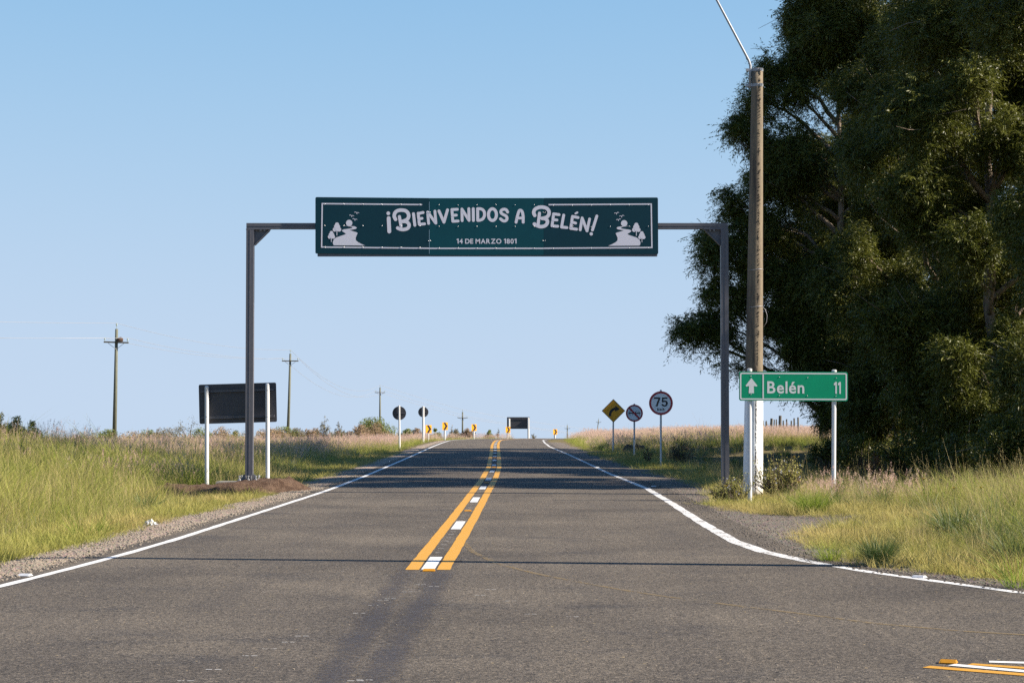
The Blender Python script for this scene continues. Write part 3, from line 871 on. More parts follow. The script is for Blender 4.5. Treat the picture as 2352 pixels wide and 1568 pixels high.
def extra():
    D, S = [], []
    for a, b, d in ((17, 34, 2.6), (34, 60, 2.0), (60, 110, .8)):
        for s_ in (-1, 1):
            t = not_mound(sample(s_, a, b, d)); D.append(keep(t, sm(.8, 2.0, t[2]) * (clump(t, .5, 91) > .5)))
            t = not_mound(sample(s_, a, b, d * 2.2)); S.append(keep(t, sm(.5, 1.4, t[2]) * (clump(t, .6, 95) > .5)))
    for nm, kind, LL, k, seed in (('dark_grass', 'dark', D, 1.0, 25), ('dry_grass', 'dry', S, .85, 26)):
        n = sum(len(a[0]) for a in LL); rg = np.random.default_rng(seed)
        u = np.concatenate([a[2] for a in LL])
        strew(nm, kind, LL, k * rg.uniform(.55, 1.2, n) * (.5 + .5 * sm(.6, 2.5, u)), rg.uniform(0, .6, n), seed)
extra()

def stones():
    t = sample(-1, 17, 60, 1)
    n = 16000; y = 17 + 45 * RG.random(n) ** 1.5; w = road_l(y) - verge_l(y) + .25
    x = road_l(y) + .15 - RG.random(n) * (w + .15)
    s = .005 + .022 * RG.random(n) ** 4
    P = np.stack([x, y, ground_z(x, y) + .006], -1); P[:, 2] = np.where(x > road_l(y) - .03, .002, P[:, 2])
    rot = np.stack([RG.normal(0, .3, n), RG.normal(0, .3, n), RG.uniform(0, 6.28, n)], -1)
    scatter('loose_gravel', PR['pebble'], P, rot, s, np.zeros(n), 3)
    n = 7000; y = 18 + 32 * RG.random(n) ** 1.3; w = verge_r(y) - road_r(y) + .5
    x = road_r(y) - .35 + RG.random(n) * (w + .3)
    s = .004 + .016 * RG.random(n) ** 3
    P = np.stack([x, y, np.maximum(ground_z(x, y) + .008, 0.0 * y)], -1); P[:, 2] = np.where(x < road_r(y) + .02, .002, ground_z(x, y) + .008)
    rot = np.stack([RG.normal(0, .3, n), RG.normal(0, .3, n), RG.uniform(0, 6.28, n)], -1)
    scatter('loose_dark_gravel', PR['chip'], P, rot, s, np.zeros(n), 4)
    n = 1500; y = 11 + 34 * RG.random(n) ** 1.6; x = RG.uniform(-1, 1, n) * (.27 * y + .5)
    k = (x > road_l(y) + .2) & (x < road_r(y) - .2); x, y = x[k], y[k]; n = len(x)
    P = np.stack([x, y, np.zeros(n) + .001], -1)
    rot = np.stack([RG.normal(0, .3, n), RG.normal(0, .3, n), RG.uniform(0, 6.28, n)], -1)
    scatter('loose_road_chippings', PR['pebble'], P, rot, .0025 + .007 * RG.random(n) ** 3, np.zeros(n), 5)
stones()

# ------------------------------------------------------------------ trees of the windbreak
def limb(m, a, b, r0, r1, rg, sag=.0, n=6, k=7):
    a, b = Vector(a), Vector(b); L = (b - a).length
    pts, rad = [], []
    j = Vector((rg.normal(), rg.normal(), rg.normal())) * L * .06
    for i in range(n + 1):
        t = i / n
        p = a.lerp(b, t) + j * math.sin(t * math.pi) + Vector((0, 0, sag * L * math.sin(t * math.pi)))
        p += Vector((rg.normal(), rg.normal(), rg.normal())) * L * .012 * (0 < i < n)
        pts.append(p); rad.append(r0 + (r1 - r0) * t)
    m.tube(pts, rad, k, mi=0); return pts

def eucalypt(label, x, y, h, R, seed, low=.12, nl=26, extra=(), lean=(0, 0), dens=1.0, tr=.22):
    rg = np.random.default_rng(seed); z0 = gz(x, y) - .1
    root = thing('eucalyptus_tree', label, 'tree', (x, y, z0), 0, 'eucalyptus trees of the dark windbreak')
    m = MB()
    ax = [Vector((lean[0] * t ** 1.3 * h + rg.normal() * .12 * (0 < t), lean[1] * t * h + rg.normal() * .12 * (0 < t), h * .93 * t)) for t in np.linspace(0, 1, 9)]
    m.tube(ax, [tr * (1.35 if i == 0 else 1 - .88 * i / 8) for i in range(9)], 9)
    def trunk_at(z):
        f = min(max(z / (h * .93), 0), 1) * 8; i = min(int(f), 7)
        return ax[i].lerp(ax[i + 1], f - i)
    lobes = []
    for k in range(nl):
        f = low + (1 - low) * ((k + rg.random()) / nl)
        prof = R * (math.sin(math.pi * min(1, (f * .85 + .18))) ** .6) * (.35 + .65 * rg.random() ** .6)
        a = k * 2.4 + rg.normal() * .4
        c = trunk_at(f * h) + Vector((math.cos(a) * prof, math.sin(a) * prof, 0)); c.z = f * h + rg.normal() * .3
        lobes.append((c, .6 + .95 * rg.random() ** 1.3))
    for (ex, ey, ez, er) in extra: lobes.append((Vector((ex - x, ey - y, ez - z0)), er))
    P = []
    for c, r in lobes:
        st = trunk_at(max(.06 * h, c.z - .55 * math.hypot(c.x, c.y) - .6))
        L = (c - st).length
        pts = limb(m, st, c, min(.05 + .016 * L, tr * .6), .02, rg, .06, 6, 6)
        for q in range(5):
            s0 = pts[int(2 + rg.integers(0, 5))]
            e = c + Vector((rg.normal(), rg.normal(), rg.normal() * .7)) * r * .7
            limb(m, s0, e, .022, .006, rg, .02, 3, 4)
        n = int(dens * 135 * r * r); sq = Vector((.75 + .5 * rg.random(), .75 + .5 * rg.random(), .55 + .6 * rg.random()))
        for _ in range(n):
            v = Vector((rg.normal(), rg.normal(), rg.normal())).normalized() * r * (rg.random() ** .42)
            v = Vector((v.x * sq.x, v.y * sq.y, v.z * sq.z)) + Vector((0, 0, .25 * r * math.sin(7 * v.x / r + c.z))); P.append(c + v)
        for _ in range(int(dens * 20 * L / 3)):
            t = .35 + .65 * rg.random(); q = st.lerp(c, t)
            P.append(q + Vector((rg.normal(), rg.normal(), rg.normal() * .8)) * .45)
    m.build('trunk', M['bark'], root, True)
    P = np.array([tuple(p) for p in P])
    near = np.array([(np.abs(P - p).max(1) < .7).sum() for p in P]); P = P[near > 7]; n = len(P)
    rot = np.stack([rg.normal(0, .5, n), rg.normal(0, .5, n), rg.uniform(0, 6.283, n)], -1)
    scatter('crown', PR['spray'], P, rot, rg.uniform(.75, 1.35, n), np.zeros(n), seed, root, 'stuff')
    return n

tot = 0
T1X = [(7.2, 84, 5.2, .55), (7.9, 84, 5.5, .75), (8.8, 84.3, 5.5, .8), (8.6, 84, 6.9, .7), (9.6, 83.6, 6.6, .9), (8.4, 83.5, 8.5, .8), (9.4, 83.6, 8.7, 1.0), (8.2, 84.5, 9.3, .45), (9.6, 84.2, 10.2, .75), (9.2, 84, 10.9, .45), (10.6, 84, 11.4, 1.0), (10.6, 83.6, 9.6, 1.1),
       (9.6, 84, 13.9, .7), (10.5, 84, 13.2, .9), (10.4, 83.8, 15.0, .9), (11.0, 84, 16.2, .8), (12.4, 84, 18.4, 1.3), (13, 84, 20, 1.3), (14.2, 84, 20.5, 1.4), (14.2, 83, 18.6, 1.3), (13.6, 84, 16.8, 1.3), (12.2, 84, 16.6, 1.1), (15.4, 83, 17.2, 1.4), (10.8, 83.6, 7.7, 1.1), (11.4, 83.4, 5.6, 1.0), (12.4, 83, 4.0, 1.0), (11.9, 83.2, 12.6, 1.2), (12.3, 83, 4.6, 1.1), (12.6, 82.4, 3.0, 1.0), (13.3, 82.2, 1.9, 1.0), (14.2, 82, 3.2, 1.3), (13.2, 82.5, 5.8, 1.3), (14.6, 81.5, 1.6, 1.1), (12.2, 82.6, 7.0, 1.2)]
tot += eucalypt('tall eucalyptus at the end of the windbreak, its low branches reaching out behind the gantry', 13.9, 84, 22.5, 2.9, 1, .12, 28, T1X)
tot += eucalypt('slim eucalyptus behind the far end of the windbreak', 15.2, 97, 15, 1.9, 2, .34, 18)
tot += eucalypt('dense dark eucalyptus behind the green distance sign', 16.2, 75, 24, 4.2, 3, .02, 52)
tot += eucalypt('broad eucalyptus with foliage nearly to the ground, right of the distance sign', 16.0, 66, 23, 4.0, 4, .02, 54)
tot += eucalypt('eucalyptus at the right edge of the picture with pale bare boughs', 17.4, 57, 24, 4.2, 5, .03, 50)
tot += eucalypt('eucalyptus nearest the road junction, out past the right edge', 18.4, 46.7, 22, 3.9, 6, .06, 46, dens=1.15)
tot += eucalypt('shaded eucalyptus in the second row behind the distance sign', 21.5, 80, 23, 4.2, 7, .03, 42)
tot += eucalypt('shaded eucalyptus in the second row at the right', 21.5, 69, 22, 4.2, 8, .03, 42)
tot += eucalypt('back-row eucalyptus standing beside the leaning trunk', 17.5, 90, 20, 3.6, 9, .03, 38)
print('sprays', tot)
# ------------------------------------------------------------------ the welcome gantry
DG = 45.4                                      # distance of the gantry
def post_box(m, x, y, z0, z1, w, d):
    """two channels welded face to face: a square tube with a bead down its middle"""
    m.box((x - w * .25 - .001, y, (z0 + z1) / 2), (w * .5 - .004, d, z1 - z0))
    m.box((x + w * .25 + .001, y, (z0 + z1) / 2), (w * .5 - .004, d - .004, z1 - z0))
    m.box((x, y, (z0 + z1) / 2), (.012, d + .012, z1 - z0 - .01))

def gusset(m, x, s, zt, y):
    """the haunch plate under the corner: a web with a flange down its sloping edge and one under the beam"""
    w = .46
    a, b = (x - s * .10, zt), (x + s * w, zt)
    m.prism([(x - s * .09, zt - .008), (x + s * .44, zt - .008), (x + s * .44, zt - .03), (x + s * .10, zt - .36), (x - s * .09, zt - .36)][::(1 if s > 0 else -1)], y - .012, y + .012)
    m.box((x + s * .18, y, zt - .004), (.55, .17, .016))
    L = math.hypot(.34, .34)
    m.box((x + s * .272, y, zt - .195), (L, .15, .014), (0, (-math.pi / 4 if s > 0 else math.pi / 4), 0))

gan = thing('welcome_gantry', 'dark grey steel gantry across the road carrying the teal welcome sign', 'gantry', (0, DG, 0))
xl_, xr_ = at(574, 800, DG).x, at(1664.5, 800, DG).x
zb = at(1176, 526.5, DG).z; zt = at(1176, 513, DG).z
zL = .17; zR = gz(xr_, DG) - .05
for x, z0 in ((xl_, zL), (xr_, zR)):
    m = MB(); post_box(m, x, 0, z0 + .02, zb - .012, .175, .17); m.build('post', M['gantry'], gan)
m = MB()
xa, xb = xl_ - .085, xr_ + .075
m.box(((xa + xb) / 2, 0, (zb + zt) / 2 + .034), (xb - xa, .16, (zt - zb) * .5 - .002))
m.box(((xa + xb) / 2, 0, (zb + zt) / 2 - .034), (xb - xa, .156, (zt - zb) * .5 - .002))
m.box(((xa + xb) / 2, 0, (zb + zt) / 2), (xb - xa - .01, .17, .01))
m.build('beam', M['gantry'], gan)
for x, s in ((xl_, 1), (xr_, -1)):
    m = MB(); gusset(m, x, s, zb - .003, 0); m.build('haunch_plate', M['gantry'], gan)
    for k in (-.05, .02, .24, .33):
        m = MB()
        m.tube([(x + s * k, -.055, zb - .05), (x + s * k, -.055, zb + .035)], .012, 6)
        m.tube([(x + s * k, -.055, zb + .002), (x + s * k, -.055, zb + .02)], .022, 6)
        m.tube([(x + s * k, -.055, zb - .042), (x + s * k, -.055, zb - .02)], .022, 6)
        m.build('bolt', M['steel'], gan)
m = MB(); m.box((xl_, 0, zL + .011), (.50, .46, .022)); m.build('base_plate', M['plate'], gan)
m = MB(); m.box((xr_, 0, zR + .011), (.50, .46, .022)); m.build('base_plate', M['plate'], gan)
for x, z0 in ((xl_, zL + .022), (xr_, zR + .022)):
    for s in (-1, 1):
        for ya in (-.05, .036):
            m = MB(); m.prism([(x + s * .088, z0), (x + s * .19, z0), (x + s * .19, z0 + .02), (x + s * .12, z0 + .13), (x + s * .088, z0 + .13)][::s], ya, ya + .014)
            m.build('stiffener', M['plate'], gan)
        m = MB(); m.box((x + s * .06, -.14, z0 + .055), (.014, .10, .11)); m.build('stiffener', M['plate'], gan)
    for bx, by in ((-.2, -.19), (0, -.19), (.17, -.19), (.215, -.05), (-.2, .19), (.2, .19)):
        m = MB(); m.tube([(x + bx, by, z0), (x + bx, by, z0 + .11)], .014, 6); m.tube([(x + bx, by, z0), (x + bx, by, z0 + .035)], .034, 6); m.tube([(x + bx, by, z0 + .085), (x + bx, by, z0 + .105)], .026, 6)
        m.build('anchor_bolt', M['steel'], gan)

DS = DG - .20                                  # plane of the sign's front
YS = -.20
def C(cx, cy):
    """crop coordinates of the left sign close-up -> x, z on the sign"""
    p = at((1240 + cx / 3.2667) * .57422, (770 + cy / 3.2667) * .57422, DS); return (p.x, p.z)
RX = 2286.7
PXM = abs(C(1000, 0)[0] - C(0, 0)[0]) / 1000
panels = []
bounds = [((70, 60, 798), (1558, 73, 817)), ((1560, 74, 819), (768 + RX, 73, 818)), ((770 + RX, 72, 817), (2264 + RX, 65, 805))]
for i, ((x0, t0, b0), (x1, t1, b1)) in enumerate(bounds):
    q = [C(x0, b0), C(x1, b1), C(x1, t1), C(x0, t0)]
    if i == 0: q = [C(x0 + 14, b0), C(x1, b1), C(x1, t1), C(x0 + 16, t0), C(x0 + 5, t0 + 5), C(x0, t0 + 16), C(x0, b0 - 14), C(x0 + 4, b0 - 4)]
    if i == 2: q = [C(x0, b0), C(x1 - 14, b1), C(x1 - 4, b1 - 4), C(x1, b1 - 14), C(x1 - 4, t1 + 16), C(x1 - 8, t1 + 5), C(x1 - 20, t1), C(x0, t0)]
    m = MB(); m.prism(q, YS, YS + .012)
    panels.append(m.build('sign_panel', M['teal2'] if i == 1 else M['teal'], gan))
panels[1]['label'] = 'brighter teal middle panel'
# dark steel frame behind the panels
m = MB()
x0, x1 = C(100, 0)[0], C(2250 + RX, 0)[0]
zlo, zhi = C(1400, 832)[1], C(1400, 95)[1]
for z in (zlo + .03, (zlo + zhi) / 2 + .12, zhi):
    m.box(((x0 + x1) / 2, YS + .062, z), (x1 - x0, .095, .06))
for k in range(10):
    m.box((x0 + .05 + (x1 - x0 - .1) * k / 9, YS + .085, (zlo + zhi) / 2), (.05, .05, zhi - zlo - .07))
m.build('sign_frame', M['gantry'], gan)
# frame line
Y1 = YS - .002
def bar(m, a, b, w, y):
    (xa, za), (xb, zb_) = a, b
    t = Vector((xb - xa, zb_ - za)).normalized(); n = Vector((-t.y, t.x)) * w / 2
    m.add([(xa + n.x, y, za + n.y), (xb + n.x, y, zb_ + n.y), (xb - n.x, y, zb_ - n.y), (xa - n.x, y, za - n.y)], [(0, 1, 2, 3)])
m = MB(); w = 17 * PXM
bar(m, C(152, 146), C(1465, 159), w, Y1); bar(m, C(160, 138), C(152, 720), w, Y1 - .0005)
bar(m, C(146, 713), C(1557, 729), w, Y1); bar(m, C(1560, 730), C(767 + RX, 730), w, Y1); bar(m, C(770 + RX, 729), C(2188 + RX, 719), w, Y1)
bar(m, C(2172 + RX, 145), C(2181 + RX, 727), w, Y1 - .0005); bar(m, C(830 + RX, 160), C(2180 + RX, 152), w, Y1)
m.build('frame_line', M['letter'], gan)
# the hand-lettered welcome
Rr = RX
L = [[('d', 1023, 272, 24), (50, [(1028, 335), (1036, 510)])],
 [(46, [(1118, 352), (1096, 310), (1112, 258), (1150, 234), (1205, 229), (1266, 243), (1296, 300), (1276, 352), (1225, 374), (1205, 378)]), (46, [(1205, 378), (1262, 378), (1302, 420), (1282, 470), (1225, 486), (1180, 480), (1146, 464)]), (40, [(1168, 315), (1190, 440)])],
 [(38, [(1352, 278), (1370, 428)])],
 [(37, [(1413, 272), (1428, 413)]), (37, [(1413, 276), (1478, 262)]), (36, [(1421, 345), (1464, 338)]), (37, [(1428, 416), (1497, 410)])],
 [(36, [(1537, 256), (1550, 405)]), (37, [(1540, 258), (1642, 400)]), (36, [(1632, 244), (1645, 400)])],
 [(38, [(1685, 242), (1750, 388)]), (38, [(1750, 388), (1797, 228)])],
 [(37, [(1854, 224), (1866, 377)]), (37, [(1854, 224), (1925, 220)]), (36, [(1860, 300), (1912, 296)]), (37, [(1866, 377), (1935, 373)])],
 [(37, [(1985, 218), (1988, 368)]), (37, [(1985, 218), (2078, 365)]), (37, [(2075, 212), (2078, 365)])],
 [(38, [(2133, 213), (2135, 366)])],
 [(38, [(2190, 213), (2192, 364)]), (38, [(2190, 213), (2240, 213), (2278, 245), (2282, 300), (2262, 345), (2222, 364), (2192, 364)])],
 [('o', 97 + Rr, 290, 52, 76, 40)],
 [(38, [(295 + Rr, 256), (280 + Rr, 225), (248 + Rr, 217), (210 + Rr, 232), (205 + Rr, 266), (235 + Rr, 288), (275 + Rr, 305), (292 + Rr, 335), (278 + Rr, 368), (240 + Rr, 376), (203 + Rr, 345)])],
 [(38, [(406 + Rr, 388), (428 + Rr, 290), (445 + Rr, 238), (462 + Rr, 230), (485 + Rr, 244), (499 + Rr, 300), (499 + Rr, 388)]), (34, [(425 + Rr, 334), (490 + Rr, 334)])],
 [(46, [(650 + Rr, 300), (632 + Rr, 262), (650 + Rr, 218), (700 + Rr, 194), (750 + Rr, 190), (815 + Rr, 206), (845 + Rr, 262), (820 + Rr, 318), (765 + Rr, 338), (745 + Rr, 338)]), (46, [(745 + Rr, 338), (800 + Rr, 344), (822 + Rr, 385), (796 + Rr, 432), (740 + Rr, 450), (690 + Rr, 440), (645 + Rr, 412)]), (40, [(712 + Rr, 270), (692 + Rr, 436)])],
 [(37, [(896 + Rr, 280), (876 + Rr, 437)]), (37, [(896 + Rr, 280), (968 + Rr, 290)]), (36, [(888 + Rr, 355), (940 + Rr, 360)]), (37, [(876 + Rr, 437), (950 + Rr, 442)])],
 [(37, [(1028 + Rr, 296), (1000 + Rr, 452)]), (37, [(1000 + Rr, 452), (1070 + Rr, 459)])],
 [(37, [(1143 + Rr, 313), (1120 + Rr, 469)]), (37, [(1143 + Rr, 313), (1216 + Rr, 328)]), (36, [(1135 + Rr, 388), (1184 + Rr, 400)]), (37, [(1120 + Rr, 469), (1196 + Rr, 480)]), (26, [(1183 + Rr, 275), (1206 + Rr, 262)])],
 [(37, [(1269 + Rr, 334), (1244 + Rr, 487)]), (37, [(1269 + Rr, 334), (1333 + Rr, 502)]), (36, [(1366 + Rr, 347), (1333 + Rr, 502)])],
 [(37, [(1461 + Rr, 308), (1404 + Rr, 490)]), ('d', 1388 + Rr, 541, 22)]]
m = MB()
for letter in L:
    y = Y1
    for st in letter:
        if st[0] == 'd': m.disc(C(st[1], st[2]), st[3] * PXM, y)
        elif st[0] == 'o':
            n = 36; ring = []
            for rr in (-st[5] / 2, st[5] / 2):
                for k in range(n):
                    a = 2 * math.pi * k / n
                    ring.append(C(st[1] + (st[3] + rr) * math.cos(a), st[2] + (st[4] + rr) * math.sin(a)))
            m.add([(p[0], y, p[1]) for p in ring], [(k, (k + 1) % n, n + (k + 1) % n, n + k) for k in range(n)])
        else: m.stroke([C(*p) for p in st[1]], st[0] * PXM, y)
        y -= .0006
m.build('lettering', M['letter'], gan)

def text_mesh(s, h, bold=.0, sx=1.0):
    """the outline of a line of writing, scaled to the height of its capitals"""
    cu = bpy.data.curves.new('lettering', 'FONT'); cu.body = s; cu.size = 1; cu.offset = bold; cu.resolution_u = 4
    o = bpy.data.objects.new('lettering', cu); COL.objects.link(o)
    bpy.context.view_layer.update()
    me = bpy.data.meshes.new_from_object(o.evaluated_get(bpy.context.evaluated_depsgraph_get()))
    bpy.data.objects.remove(o)
    n = len(me.vertices); v = np.zeros(n * 3); me.vertices.foreach_get('co', v); v = v.reshape(-1, 3)
    k = h / .727
    v = np.stack([v[:, 0] * k * sx, np.zeros(n), v[:, 1] * k], -1)
    v[:, 0] -= v[:, 0].min()
    me.vertices.foreach_set('co', v.ravel()); me.update()
    return me, v[:, 0].max()
GLYPH = {'1': [[(.17, 0), (.33, 0), (.33, .727), (.21, .727), (.02, .63), (.02, .50), (.17, .56)]],
         '7': [[(.0, .727), (.0, .60), (.36, .60), (.13, 0), (.29, 0), (.52, .62), (.52, .727)]],
         '5': [[(.06, .727), (.48, .727), (.48, .60), (.175, .60), (.16, .47), (.24, .49), (.33, .485), (.42, .45), (.48, .38), (.505, .28), (.50, .18), (.455, .085), (.37, .02), (.26, -.005), (.15, .005), (.06, .05), (.0, .14), (-.01, .19), (.135, .205), (.16, .15), (.20, .12), (.25, .115), (.31, .135), (.345, .19), (.355, .25), (.34, .31), (.305, .35), (.25, .37), (.19, .355), (.15, .32), (.02, .34)]]}
def write(s, x, y, z, h, mat_, parent, bold=0, width=None, name='lettering', rot=0):
    """a line of writing, set letter by letter in the plane facing the road"""
    V, F, pen = [], [], 0.0
    for ch in s:
        if ch == ' ': pen += .26; continue
        if ch in GLYPH:
            P = GLYPH[ch][0]; o = len(V); V += [(pen + p[0], 0, p[1]) for p in P]; F.append(tuple(range(o, o + len(P))))
            pen += max(p[0] for p in P) + .10; continue
        me, w = text_mesh(ch, .727, bold)
        o = len(V); V += [(pen + v.co.x, 0, v.co.z) for v in me.vertices]
        F += [tuple(i + o for i in p.vertices) for p in me.polygons]; bpy.data.meshes.remove(me)
        pen += w + (.09 if ch != '/' else .04)
    pen = max(v[0] for v in V); k = h / .727; kx = (width / pen) if width else k
    b = MB(); b.add([(v[0] * kx, 0, v[2] * k) for v in V], F)
    o = b.build(name, mat_, parent); o.location = (x, y, z); o.rotation_euler = (0, rot, 0); return o
a, b = C(1914, 667), C(412 + RX, 667)
write('14 DE MARZO 1801', a[0], Y1, a[1], 64 * PXM, M['letter'], gan, .022, b[0] - a[0])

def emblem(fx, dy):
    m = MB()
    T = lambda x, y: C(fx(x), y + dy)
    riv = [(430, 434), (520, 439), (575, 441), (600, 449), (613, 463), (595, 477), (545, 487), (512, 490), (560, 506), (605, 519), (623, 530), (610, 558), (597, 590), (600, 625), (630, 650), (680, 676), (720, 693), (312, 690), (300, 672), (299, 645), (312, 612), (345, 586), (400, 568), (450, 551), (471, 537), (440, 520), (420, 505), (419, 493), (440, 482), (500, 474), (545, 466), (556, 456), (530, 445), (490, 440), (430, 436)]
    m.flat([T(*p) for p in riv], Y1)
    m.disc(T(512, 399), 42 * PXM, Y1 - .0006, 28)
    for cs, st, w in (([(353, 418, 27), (338, 445, 25), (369, 445, 25), (325, 484, 28), (381, 484, 28), (353, 468, 30), (353, 486, 22)], [(352, 500), (352, 558)], 9), ([(281, 525, 23), (266, 550, 21), (296, 550, 21), (258, 580, 25), (303, 580, 25), (281, 568, 26), (281, 585, 18)], [(279, 595), (279, 643)], 8)):
        for k, (x, y, r) in enumerate(cs): m.disc(T(x, y), r * PXM, Y1 - .0004 * (k + 1), 18)
        m.stroke([T(*p) for p in st], w * PXM, Y1 - .004)
    for ox, oy in ((0, 0), (-67, 39), (-25, 86)):
        m.stroke([T(582 + ox, 259 + oy), T(596 + ox, 253 + oy), T(609 + ox, 266 + oy), T(613 + ox, 281 + oy)], 7 * PXM, Y1)
        m.stroke([T(613 + ox, 279 + oy), T(617 + ox, 263 + oy), T(627 + ox, 260 + oy), T(640 + ox, 268 + oy)], 6 * PXM, Y1 - .0006)
    return m.build('river_emblem', M['letter'], gan)
emblem(lambda x: x, 0); emblem(lambda x: 1818 + RX - (x - 512), 4)
mr = MB(); mr.add([(math.cos(k * 1.047) * .011, 0, math.sin(k * 1.047) * .011) for k in range(6)] + [(math.cos(k * 1.047) * .007, -.004, math.sin(k * 1.047) * .007) for k in range(6)],
                  [(5, 4, 3, 2, 1, 0)[::-1]] + [(k, (k + 1) % 6, 6 + (k + 1) % 6, 6 + k) for k in range(6)] + [(6, 7, 8, 9, 10, 11)])
RIV = mr.mesh('rivet', M['rivet'])
for i in range(18):
    cx = 193 + 248.6 * i
    for yy in ((152, 433, 712) if i < 6 else (162, 443, 725)):
        if i >= 12: dy = 6 - (i - 12) * 1.2
        else: dy = i * .9 if i < 6 else 0
        o = link('rivet', RIV, panels[min(2, i // 6)]); x, z = C(cx, yy + dy); o.location = (x, Y1 - .003, z)
for cx in (1548, 1573, 758 + RX, 784 + RX):
    for yy in (259, 630):
        o = link('rivet', RIV, panels[0 if cx < 1555 else 1 if cx < 760 + RX else 2]); x, z = C(cx, yy); o.location = (x, Y1 - .003, z)

# soil heap, footing and shuttering at the left foot
fx_, fy_ = xl_, DG
def heap(name, cx, cy, rx, ry, h, mat_, label, cat, seed, n=34, flat=.6):
    b = MB()
    V, F = [], []
    for i in range(n + 1):
        for j in range(n + 1):
            u, v = i / n * 2 - 1, j / n * 2 - 1
            x, y = cx + u * rx, cy + v * ry
            r = math.hypot(u, v) + (fbm([x * 1.6], [y * 1.6], seed)[0] - .5) * .35
            z = gz(x, y) - .03 + h * float(sm(1.0, flat, r)) + (fbm([x * 5], [y * 5], seed + 3, 4)[0] - .5) * .26 * float(sm(1.05, .8, r)) * (.5 + .5 * float(sm(.3, .8, r)))
            V.append((x, y, z - (.06 if r > 1.02 else 0)))
    k = n + 1
    F = [(i * k + j, (i + 1) * k + j, (i + 1) * k + j + 1, i * k + j + 1) for i in range(n) for j in range(n)]
    b.add(V, F); o = b.build(name, mat_, None, True); tag(o, label, cat); return o
heap('soil_heap', fx_ - .42, fy_ - .60, 2.15, 1.25, .30, M['mound'], 'red-brown heap of dug soil round the foot of the left gantry post', 'soil heap', 5)
m = MB(); m.box((fx_ + .05, fy_ + .08, .065), (1.55, .66, .20)); tag(m.build('concrete_footing', M['conc']), 'pale concrete footing set in the red soil under the left gantry post', 'footing')
rg = np.random.default_rng(8)
def rock(name, p, s, mat_, label=None, cat=None, group=None, seed=1, sub=2):
    import bmesh
    bm = bmesh.new(); bmesh.ops.create_icosphere(bm, subdivisions=sub, radius=1)
    r = np.random.default_rng(seed); dirs = [Vector(r.normal(size=3)).normalized() for _ in range(9)]; cut = [.55 + .35 * r.random() for _ in dirs]
    V = []
    for v in bm.verts:
        q = v.co.copy()
        for d, c_ in zip(dirs, cut):
            e = q.dot(d) - c_
            if e > 0: q -= d * e
        V.append((q.x * s[0], q.y * s[1], q.z * s[2]))
    b = MB(); b.add(V, [tuple(v.index for v in f.verts) for f in bm.faces]); bm.free()
    o = b.build(name, mat_); o.location = p; o.rotation_euler = (0, 0, r.random() * 6)
    if label: tag(o, label, cat, group)
    return o
CL = [(-.9, -1.0, .05), (-.55, -1.1, .06), (-.3, -1.02, .07), (.0, -1.08, .05), (.35, -1.05, .08), (.75, -1.0, .06), (.1, -1.0, .1)]
CLN = ('leftmost brown clod on the front of the soil heap', 'second brown clod from the left on the soil heap', 'brown clod left of the pale broken stone', 'small brown clod right of the pale broken stone', 'biggest brown clod on the front of the soil heap', 'rightmost brown clod on the soil heap')
for k, (dx, dy, s) in enumerate(CL[:-1]):
    rock('soil_clod', (fx_ + dx, fy_ + dy, gz(fx_ + dx, fy_ + dy) + .16), (s * 1.3, s, s * .8), M['mound'], CLN[k], 'clod', 'clods on the soil heap', 40 + k)
rock('broken_stone', (fx_ - .25, fy_ - 1.12, gz(fx_, fy_ - 1.1) + .12), (.14, .09, .06), M['stone'], 'pale broken stone in the front of the soil heap below the gantry post', 'stone', None, 77)

# ------------------------------------------------------------------ sign posts and panels
def rounded(x0, z0, x1, z1, r, n=4):
    P = []
    for cx, cz, a0 in ((x1 - r, z0 + r, -90), (x1 - r, z1 - r, 0), (x0 + r, z1 - r, 90), (x0 + r, z0 + r, 180)):
        for k in range(n + 1):
            a = math.radians(a0 + 90 * k / n); P.append((cx + r * math.cos(a), cz + r * math.sin(a)))
    return P
def ring(m, P, Q, y):
    n = len(P); m.add([(p[0], y, p[1]) for p in P] + [(q[0], y, q[1]) for q in Q], [(k, (k + 1) % n, n + (k + 1) % n, n + k) for k in range(n)])
def pole_mesh(r, z0, z1, mat_, parent, x=0, y=0, name='post', lean=0, cap=True):
    m = MB()
    pts = [(x + lean * (z0 - z1), y, z0), (x, y, z1)]; rad = [r, r]
    if cap: pts.append((x, y, z1 + r * .6)); rad.append(r * .55)
    m.tube(pts, rad, 14); return m.build(name, mat_, parent, False)

# the green distance sign
DB = 38.6
a_, b_ = at(1696.5, 918, DB), at(1946, 856, DB)
s0 = thing('distance_sign', 'green road sign with white arrow reading Belén 11 on two white posts', 'road sign', ((a_.x + b_.x) / 2, DB, 0))
cx = (a_.x + b_.x) / 2
W, z0, z1 = (b_.x - a_.x) / 2, a_.z - .02, b_.z + .02
rotb = math.radians(.25)
m = MB(); m.prism(rounded(-W, z0, W, z1, .04), -.004, .004); panel = m.build('sign_panel', M['green'], s0)
panel.rotation_euler = (0, rotb, 0)
def gp(px, py):
    p = at(px, py, DB); return (p.x - cx, p.z)
def gcrop(x, y): return gp((2900 + x / 2.6127) * .57422, (1450 + y / 2.6127) * .57422)
m = MB(); o_, i_ = rounded(-W + .018, z0 + .02, W - .018, z1 - .02, .035), rounded(-W + .044, z0 + .046, W - .044, z1 - .046, .018)
ring(m, o_, i_, -.006)
bx = gcrop(393, 240)[0]
bar(m, (bx, z0 + .05), (bx, z1 - .05), .026, -.0064)
line = m.build('frame_line', M['signwhite'], s0); line.rotation_euler = (0, rotb, 0)
ar = [(275, 160), (338, 240), (328, 249), (300, 243), (303, 319), (247, 319), (252, 243), (222, 249), (214, 240)]
